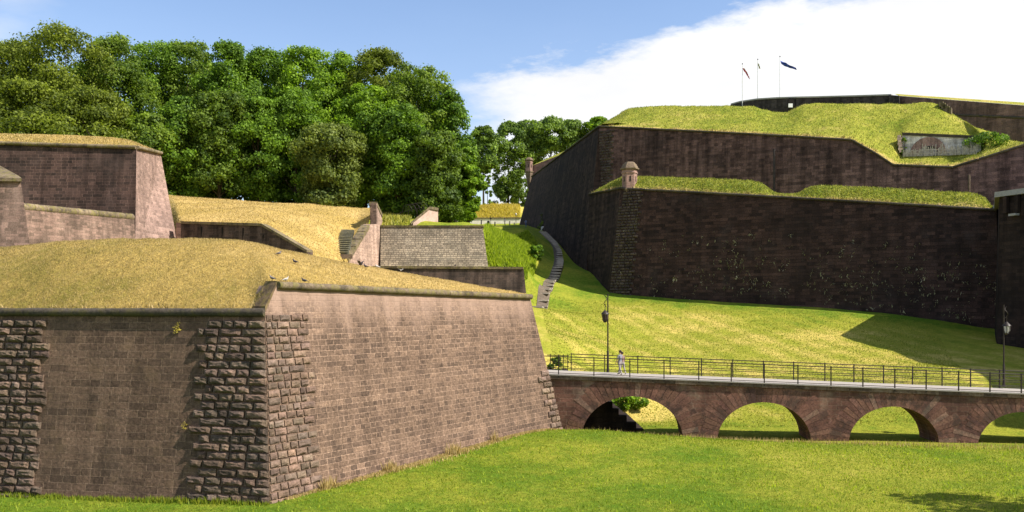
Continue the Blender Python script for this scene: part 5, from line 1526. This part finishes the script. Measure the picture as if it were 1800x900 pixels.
def tree(name, x, y, z, ztop, zlow, R, mat, label, cat, nleaf, leaf, seed, group=None, nclump=60, trunk=.35, limbs=6, ry=.9, top=.75, low=.5, fill=.5, ivy=False, crown='crown'):
    rng = np.random.default_rng(seed)
    o = empty(name, (x, y, z), label, cat, group)
    V, T, cc = crown_mesh((x, y), R, zlow, ztop, nclump, nleaf, leaf, rng, ry, top, low, fill)
    n = len(V) // 4
    me = fast_mesh(crown, V, np.arange(4 * n).reshape(-1, 4), 4, col=np.repeat(T[:, None], 3, 1)); link(crown, me, M[mat], o)
    m = MB(); H = ztop - z
    b0 = np.array([x, y, z - .4]); wob = lambda s: rng.normal(0, s, 3) * (1, 1, 0)
    pth = [b0, b0 + (0, 0, .5)] + [b0 + np.array([0, 0, H * f]) + wob(.02 * H * f) for f in (.12, .28, .45, .62, .8)]
    m.tube(pth, [trunk * k for k in (1.35, 1.05, .95, .8, .6, .4, .15)], 7)
    pick = rng.choice(len(cc), min(limbs, len(cc)), replace=False)
    for i in pick:
        q = cc[i]; f = np.clip((q[2] - z) / H - .22, .12, .6); a = np.array([np.interp(f, (0, .12, .28, .45, .62, .8), [p[k] for p in (pth[1],) + tuple(pth[2:])]) for k in range(3)])
        mid = (a + q) / 2 + np.array([0, 0, -.05 * H * .3]); m.tube([a, mid, q], [trunk * .38, trunk * .24, trunk * .07], 5)
    m.build('trunk' if trunk > .12 else 'stem', M['bark'], o)
    return o

WOOD = [ # px centre, top, lowest leaves, half width, distance, leaf, what it looks like
 (-55, 96, 300, 80, 150, 'leaf_olive', 'broad olive green tree cut by the left edge above the dark bastion'),
 (28, 84, 330, 88, 152, 'leaf_olive', 'olive green tree second from the left edge with yellowish crown'),
 (112, 58, 330, 88, 148, 'leaf_olive', 'tallest olive yellow tree above the upper left bastion'),
 (196, 70, 330, 80, 154, 'leaf_mixed', 'wide yellow green tree right of the tallest olive one'),
 (268, 80, 345, 66, 160, 'leaf_green', 'fresh green tree rising behind the upper left bastion corner'),
 (330, 77, 345, 62, 162, 'leaf_mixed', 'yellowish topped tree behind the left part of the straw slope'),
 (402, 80, 335, 60, 156, 'leaf_green', 'bright green tree standing above the low drain slot wall'),
 (470, 92, 340, 56, 161, 'leaf_green', 'mid green tree left of the pale domed treetop'),
 (535, 86, 345, 62, 157, 'leaf_lime', 'light green tree with pale domed top in the middle of the wood'),
 (600, 98, 350, 58, 162, 'leaf_lime', 'yellow green tree between the light domed one and the brownish topped one'),
 (664, 91, 355, 60, 160, 'leaf_olive', 'brownish topped tree above the stepped wing wall'),
 (735, 113, 375, 66, 153, 'leaf_mixed', 'dark olive round tree near the right end of the wood'),
 (790, 168, 380, 46, 151, 'leaf_green', 'narrower green tree leaning out at the right end of the wood'),
 (822, 262, 386, 25, 145, 'leaf_lime', 'small bright lime green tree closing the right end of the wood'),
 (55, 150, 330, 80, 139, 'leaf_olive', 'low spreading olive tree in front at the far left'),
 (165, 165, 330, 80, 138, 'leaf_olive', 'spreading olive tree in front, above the grass top of the dark bastion'),
 (262, 205, 350, 54, 140, 'leaf_mixed', 'mid height tree beside the pink side face of the upper left bastion'),
 (322, 175, 352, 54, 143, 'leaf_green', 'dense green tree at the left edge of the straw slope'),
 (385, 165, 345, 56, 144, 'leaf_dark', 'dark green tree in front at the middle of the straw slope'),
 (455, 178, 345, 52, 145, 'leaf_green', 'slender green tree with its trunk showing above the straw slope'),
 (520, 160, 355, 50, 147, 'leaf_green', 'tall dark green tree left of the round olive bush tree'),
 (580, 224, 368, 60, 140, 'leaf_grey', 'round olive grey bush tree low at the front of the wood'),
 (642, 150, 365, 52, 147, 'leaf_lime', 'light green tree behind the pier of the wing wall'),
 (698, 190, 378, 52, 142, 'leaf_green', 'leafy green tree right of the wing wall'),
 (764, 235, 386, 48, 140, 'leaf_dark', 'dark leafy tree directly above the salmon pink wall end'),
]
for i, (px, yt, yl, hw, d, lf, lb) in enumerate(WOOD):
    x = P(px, 0, d)[0]; z = surf_z(x, d); R = hw * d / F * 1.08
    zt = P(px, yt, d)[2]; zl = max(P(px, yl, d)[2], z + 1.0)
    tree('broadleaf_tree', x, d, z, zt, zl, R, lf, lb, 'tree', int(21000 + 1700 * R), .42, 100 + i, 'trees of the wood on the left', nclump=int(95 + 5 * R), trunk=.34, low=.6, fill=.35)
BACK = [(150, 118, 70), (300, 118, 55), (366, 112, 50), (432, 118, 50), (503, 118, 50), (568, 120, 50), (632, 122, 50), (700, 138, 50), (762, 178, 40)]
for i, (px, yt, hw) in enumerate(BACK):
    d = 172 + (i % 3) * 3; x = P(px, 0, d)[0]; z = surf_z(x, d); R = hw * d / F * 1.1
    tree('broadleaf_tree', x, d, z, P(px, yt, d)[2], z + 5, R, ('leaf_green', 'leaf_mixed', 'leaf_lime')[i % 3], 'tree glimpsed only in gaps between the crowns of the wood', 'tree', int(11000 + 800 * R), .58, 800 + i, 'trees of the wood on the left', nclump=int(80 + 4 * R), trunk=.34, low=.7, fill=.4)
SH = [(250, 300, 60, 170), (330, 300, 62, 170), (410, 300, 62, 170), (490, 300, 62, 171), (570, 305, 62, 171), (650, 310, 62, 171), (730, 320, 60, 170), (800, 345, 30, 160)]
for i, (px, yt, hw, d) in enumerate(SH):
    x = P(px, 0, d)[0]; z = surf_z(x, d)
    tree('understory_shrub', x, d, z, P(px, yt, d)[2], z + .2, hw * d / F, 'leaf_dark', ['dark shrub in the shade behind the upper left bastion corner', 'dark shrub in the shade at the left end of the straw slope', 'dark shrub in shade behind the slender trunks', 'dark shrub between trunks above the middle of the straw slope',
      'dark shrub in shade behind the round olive grey bush tree', 'dark shrub in shade behind the wing wall pier', 'dark shrub in shade behind the hooped railing', 'dark low shrub in shade at the right end of the wood'][i], 'shrub', 4200, .6, 300 + i, 'shady undergrowth below the wood', nclump=34, trunk=.1, limbs=4, low=.9)
FAR = [(850, 224, 300, 26, 236, 'leaf_far', 'slim far tree with ivy clad trunk left of the sky gap', .3), (893, 216, 345, 34, 246, 'leaf_far', 'dark ivy covered far tree right of the sky gap', .4), (928, 214, 300, 30, 250, 'leaf_far', 'far tree standing just behind the small distant turret', .35),
       (968, 208, 270, 33, 248, 'leaf_far', 'tallest bright green far tree right of the distant turret', .35), (1010, 214, 270, 28, 250, 'leaf_far', 'far tree peeping over the shaded rampart edge', .35), (1054, 207, 250, 18, 246, 'leaf_lime', 'small bright far tree top at the citadel corner', .3)]
for i, (px, yt, yl, hw, d, lf, lb, tk) in enumerate(FAR):
    d += 14; x = P(px, 0, d)[0]; z = surf_z(x, d)
    tree('broadleaf_tree', x, d, z, P(px, yt, d)[2], P(px, yl, d)[2], hw * d / F * 1.1, lf, lb, 'tree', 13000, .62, 400 + i, 'far trees beyond the citadel', nclump=95, trunk=tk, low=.6, fill=.35)
# ivy on two of the far trunks, and low scrub under them
for i, (px, y0, y1, hw, d, lb) in enumerate(((857, 362, 285, 5.5, 234, 'ivy column around the slim far trunk left of the sky gap'), (889, 362, 250, 17, 244, 'dark ivy mass climbing the far trunk right of the sky gap'), (912, 362, 300, 14, 238, 'ivy bush below the distant turret'))):
    d += 14; x = P(px, 0, d)[0]; z = surf_z(x, d)
    tree('ivy', x, d, z, P(px, y1, d)[2], z, hw * d / F * 1.35, 'leaf_dark' if i else 'leaf_far', lb, 'ivy', 6500, .5, 450 + i, None, nclump=40, trunk=.11, limbs=2, low=1.0, top=1.0, crown='foliage')
def shrub(px, d, yt, hw, lf, lb, n, leaf, seed, name='shrub', zoff=0.0, base=None, **kw):
    x = P(px, 0, d)[0]; z = surf_z(x, d) if base is None else base
    return tree(name, x, d, z, P(px, yt, d)[2], z + .05, hw * d / F, lf, lb, 'shrub', n, leaf, seed, None, nclump=30, trunk=.06, limbs=5, low=.95, crown='foliage', **kw)
shrub(1101, 72, 694, 31, 'leaf_lime', 'round bright green shrub seen through the left bridge arch', 5200, .17, 501)
shrub(977, 69, 628, 17, 'leaf_dark', 'dark shrub behind the landing railing at the left end of the bridge', 5200, .2, 502)
shrub(968, 182, 374, 22, 'leaf_grey', 'thin grey shrub at the foot of the shaded rampart near the top of the stairway', 1500, .4, 503)
shrub(943, 137, 432, 12, 'leaf_green', 'green bush at the right edge of the overgrown bank beside the stairway', 1600, .35, 504)
shrub(745, 134, 355, 6, 'leaf_grey', 'small brownish shrub behind the salmon pink wall end', 260, .25, 505)
dd = Dup(1738, 8); shrub(1738, dd, 234, 33, 'leaf_green', 'dark green bush overhanging the right end of the whitewashed gun room', 4200, .22, 506, base=P(0, 262, dd)[2])
dd = Dup(1589, 7.4); shrub(1590, dd, 242, 7, 'leaf_lime', 'small yellow green plant at the left jamb of the gun room', 700, .16, 507, base=P(0, 270, dd)[2])
# tall weeds on the bank
def scatter(n, poly, h, w, mat, name, label, seed, lean=.7, bias=.4):
    rng = np.random.default_rng(seed); poly = np.array(poly); lo, hi = poly.min(0), poly.max(0); out = []
    while len(out) < n:
        q = lo + (hi - lo) * rng.random((4000, 2)); ins = np.zeros(len(q), bool); jx = len(poly) - 1
        for i in range(len(poly)):
            a, b = poly[i], poly[jx]; c = (a[1] > q[:, 1]) != (b[1] > q[:, 1])
            xx = (b[0] - a[0]) * (q[:, 1] - a[1]) / (b[1] - a[1] + 1e-9) + a[0]; ins ^= c & (q[:, 0] < xx); jx = i
        out += list(q[ins])
    q = np.array(out[:n]); zz = np.array([surf_z(*p) for p in q]); pts = np.column_stack([q, zz])
    cl_ = fbm(q[:, 0] * .8, q[:, 1] * .5, seed, 3)
    g = blades(name, pts, h * (.5 + 1.1 * cl_), w, mat, lean, tint=np.clip(bias + .25 * rng.normal(size=n) + .5 * (cl_ - .5), 0, 1), rng=rng)
    return tag(g, label, 'grass', kind='stuff')
def pxy(*a): return [P(px, 0, d)[:2] for px, d in a]
scatter(26000, pxy((853, 121), (926, 120), (940, 132), (948, 148), (928, 152), (853, 138)), .55, .25, M['weed_leaf'], 'tall_weeds', 'lush tall weeds on the bank right of the rubble wall', 601, bias=.62)
scatter(9000, pxy((770, 227), (914, 227), (914, 243), (770, 246)), .7, .3, M['gold_blade'], 'tall_grass', 'golden tall grass bank above the far whitewashed wall', 602, bias=.6)
scatter(3500, pxy((674, 124), (722, 124), (722, 148), (674, 146)), .5, .2, M['cit_blade'], 'tall_grass', 'yellow green grass behind the top of the rubble wall', 603, bias=.6)
scatter(60000, pxy((985, 66), (1720, 66), (1640, 103), (1500, 108), (1300, 115), (1115, 123), (960, 122), (950, 112)), .09, .09, M['slope_blade'], 'slope_grass', 'mown yellowish grass on the slope between bridge and citadel', 605, lean=1.2, bias=.38)
# the foreground lawn and its fringe before the bridge
scatter(90000, pxy((-15, 36.5), (1815, 36), (1815, 56), (1000, 60), (985, 58.5), (480, 38.6), (-15, 41.5)), .055, .035, M['lawn_blade'], 'lawn_grass', 'short green grass of the moat lawn', 604, lean=1.0, bias=.35)
scatter(9000, pxy((-15, 36.5), (1815, 36), (1815, 56), (1000, 60), (985, 58.5), (480, 38.6), (-15, 41.5)), .11, .07, M['weed_leaf'], 'lawn_weeds', 'low weeds and clover scattered through the moat lawn', 606, lean=1.4, bias=.5)
rng = np.random.default_rng(9); n = 2600
pxs = rng.random(n) * 830 + 985; dcr = np.interp(pxs, [985, 1050, 1200, 1400, 1600, 1820], [59.5, 59.4, 58.4, 57.8, 57.2, 56.3]) + rng.normal(0, .7, n)
pts = np.array([[*P(a, 0, b)[:2], 0] for a, b in zip(pxs, dcr)]); pts[:, 2] = [surf_z(*p[:2]) for p in pts]
tag(blades('seeding_grass', pts, .26, .03, M['dry_blade'], .5, tint=np.clip(.4 + .3 * rng.normal(size=n), 0, 1), rng=rng), 'fringe of seeding grass along the lawn crest before the bridge arches', 'grass', kind='stuff')
# straw strip and weeds along the foot of the foreground bastion
n = 9000; s = rng.random(n) ** .8; base = np.array([c_arris(EYE - 8.5) + (r_arris(EYE - 8.4) - c_arris(EYE - 8.5)) * (.03 + .97 * k) for k in s])
offr = np.abs(rng.normal(0, .22, n)) * (0.4 + 1.2 * np.exp(-((s - .45) / .3) ** 2)); pts = base + v3(nR) * (offr[:, None] + .05); pts[:, 2] = [surf_z(*p[:2]) for p in pts]
tall = .12 + .5 * (fbm(s * 25, s * 3, 12, 2) > .62) * rng.random(n)
tag(blades('dry_grass_strip', pts, tall, .05, M['dry_blade'], .6, tint=np.clip(.55 + .25 * rng.normal(size=n), 0, 1), rng=rng), 'straw coloured grass along the foot of the bastion side wall', 'grass', kind='stuff')
n = 4000; base = np.array([c_arris(EYE - 8.6) + (l_end(EYE - 8.6) - c_arris(EYE - 8.6)) * k for k in rng.random(n)]); pts = base + v3(nL) * (np.abs(rng.normal(0, .15, n))[:, None] + .04); pts[:, 2] = [surf_z(*p[:2]) for p in pts]
tag(blades('grass_strip', pts, .22 * (.4 + fbm(pts[:, 0] * 1.5, pts[:, 1], 5, 2)), .05, M['lawn_blade'], .6, tint=np.clip(.45 + .25 * rng.normal(size=n), 0, 1), rng=rng), 'longer grass and weeds along the foot of the bastion front wall', 'grass', kind='stuff')
# two small plants rooted in the front wall
for px, z, s, lb in ((313, EYE - 1.05, .17, 'yellow flowered weed growing high in the foreground bastion front wall'), (326, EYE - 5.35, .12, 'small yellow weed growing at the edge of the rusticated blocks')):
    p = onpx(c_arris(z), l_end(z), px) + v3(nL) * .03; rng2 = np.random.default_rng(int(px))
    V = []; T = []
    for _ in range(70):
        a = p + rng2.normal(0, 1, 3) * (s * .5, .05, s * .8) + v3(nL) * .06; d1, d2 = rng2.normal(0, s * .3, 3), rng2.normal(0, s * .2, 3); V += [a, a + d1, a + d2]; T += [.5 + .5 * rng2.random()] * 3
    me = fast_mesh('wall_weed', np.array(V), np.arange(len(V)).reshape(-1, 3), 3, col=np.repeat(np.array(T)[:, None], 3, 1)); tag(link('wall_weed', me, M['gold_blade']), lb, 'weed')
# a tree beyond the right edge whose shade lies across the near corner of the lawn
for i, (x, y, zt, R, lb) in enumerate(((31.5, 34.5, 5.0, 3.6, 'tree right of the picture whose shade falls on the near lawn'), (23.5, 30.5, 1.2, 3.2, 'smaller tree right of the picture nearest the lawn corner'))):
    z = surf_z(x, y); tree('broadleaf_tree', x, y, z, EYE + zt, z + 3.0, R, 'leaf_green', lb, 'tree', 6500, .32, 700 + i, None, nclump=50, trunk=.25)
# ------------------------------------------------------------------ daylight, sky, camera
EL, AZ = math.radians(45), math.radians(-18)        # sun to the right, a little behind the camera
S = Vector((math.cos(EL) * math.cos(AZ), math.cos(EL) * math.sin(AZ), math.sin(EL)))
ld = bpy.data.lights.new('sun', 'SUN'); ld.energy = 4.9; ld.angle = math.radians(.55); ld.color = (1.0, .93, .82)
lo = bpy.data.objects.new('sun', ld); COL.objects.link(lo); lo.rotation_euler = S.to_track_quat('Z', 'Y').to_euler(); lo.location = (80, -30, 120)
w = bpy.data.worlds.new('World'); scene.world = w; w.use_nodes = True
nt = w.node_tree; N = nt.nodes; bg = N['Background']; bg.inputs['Strength'].default_value = .1
sky = N.new('ShaderNodeTexSky'); sky.sky_type = 'NISHITA'; sky.sun_disc = False; sky.sun_elevation = EL; sky.sun_rotation = math.atan2(S.x, S.y)
sky.altitude = 300; sky.air_density = 1.0; sky.dust_density = .6; sky.ozone_density = 2.0
tc = N.new('ShaderNodeTexCoord'); sx = N.new('ShaderNodeSeparateXYZ'); nt.links.new(tc.outputs['Generated'], sx.inputs[0])
def mth(op, a, b=0.0):
    n = N.new('ShaderNodeMath'); n.operation = op
    for i, v in enumerate((a, b)):
        if hasattr(v, 'is_output'): nt.links.new(v, n.inputs[i])
        else: n.inputs[i].default_value = v
    return n.outputs[0]
def rmp(f, a, b, lo=0.0, hi=1.0):
    n = N.new('ShaderNodeMapRange'); n.interpolation_type = 'SMOOTHSTEP'; nt.links.new(f, n.inputs[0])
    for i, v in zip((1, 2, 3, 4), (a, b, lo, hi)): n.inputs[i].default_value = v
    return n.outputs[0]
# clouds by direction: u = azimuth from straight ahead, v = tangent of the height
u = mth('ARCTAN2', sx.outputs[0], sx.outputs[1])
hyp = mth('SQRT', mth('ADD', mth('MULTIPLY', sx.outputs[0], sx.outputs[0]), mth('MULTIPLY', sx.outputs[1], sx.outputs[1])))
v = mth('DIVIDE', sx.outputs[2], hyp)
cv = N.new('ShaderNodeCombineXYZ'); nt.links.new(u, cv.inputs[0]); nt.links.new(mth('MULTIPLY', v, 2.6), cv.inputs[1])
def nz(scale, det, loc, rough=.6):
    mp = N.new('ShaderNodeMapping'); nt.links.new(cv.outputs[0], mp.inputs[0]); mp.inputs['Location'].default_value = loc; mp.inputs['Rotation'].default_value = (0, 0, math.radians(-24))
    n = N.new('ShaderNodeTexNoise'); nt.links.new(mp.outputs[0], n.inputs['Vector']); n.inputs['Scale'].default_value = scale; n.inputs['Detail'].default_value = det; n.inputs['Roughness'].default_value = rough
    return n.outputs['Fac']
big = nz(5.0, 8, (3.1, 7.7, 0)); med = nz(11.0, 8, (1.3, 2.2, 0), .65)
# the upper edge of the bank of cloud climbs to the right
edge = mth('ADD', mth('MULTIPLY', u, .15), .283)
dist = mth('SUBTRACT', edge, v)
dist = mth('ADD', dist, mth('MULTIPLY', mth('SUBTRACT', big, .5), .10)); dist = mth('ADD', dist, mth('MULTIPLY', mth('SUBTRACT', med, .5), .06))
m1 = rmp(dist, -.004, .03)
left = rmp(mth('ADD', mth('ADD', u, mth('MULTIPLY', mth('SUBTRACT', med, .5), .16)), mth('MULTIPLY', mth('SUBTRACT', big, .5), .12)), -.1, .03)
mask = mth('MULTIPLY', m1, left)
# a thin veil low on the left and in the upper left corner
veil = mth('MULTIPLY', rmp(nz(3.0, 6, (9, 4, 0)), .3, .75), rmp(u, -.40, -.56, 0, .55))
veil2 = rmp(v, .42, .0, .06, .3)
mask = mth('MAXIMUM', mask, mth('MAXIMUM', veil, veil2))
shade = rmp(nz(4.0, 7, (5, 5, 0)), .3, .7, 5.6, 6.3)
cc = N.new('ShaderNodeCombineXYZ')
for i, k in enumerate((.985, .99, 1.0)): nt.links.new(mth('MULTIPLY', shade, k), cc.inputs[i])
sc_ = N.new('ShaderNodeMix'); sc_.data_type = 'RGBA'; sc_.blend_type = 'MULTIPLY'; sc_.inputs[0].default_value = 1; nt.links.new(sky.outputs[0], sc_.inputs[6]); sc_.inputs[7].default_value = (.98, 1.06, 1.16, 1)
mx = N.new('ShaderNodeMix'); mx.data_type = 'RGBA'; nt.links.new(mask, mx.inputs[0]); nt.links.new(sc_.outputs[2], mx.inputs[6]); nt.links.new(cc.outputs[0], mx.inputs[7])
nt.links.new(mx.outputs[2], bg.inputs['Color'])

cam = bpy.data.cameras.new('camera'); co = bpy.data.objects.new('camera', cam); COL.objects.link(co)
co.location = (0, 0, EYE); co.rotation_euler = (math.pi / 2, 0, 0)
cam.sensor_fit = 'HORIZONTAL'; cam.sensor_width = 36.0; cam.lens = 36.0 * F / 1800.0
cam.shift_y = (HOR - 450.0) / 1800.0; cam.clip_start = .5; cam.clip_end = 9000
scene.camera = co
scene.render.engine = 'CYCLES'; scene.cycles.use_denoising = True
scene.cycles.max_bounces = 6; scene.cycles.diffuse_bounces = 3; scene.cycles.transmission_bounces = 3
vs = scene.view_settings; vs.view_transform = 'Standard'; vs.look = 'None'; vs.exposure = 0.82; vs.gamma = 1.0; vs.use_curve_mapping = False
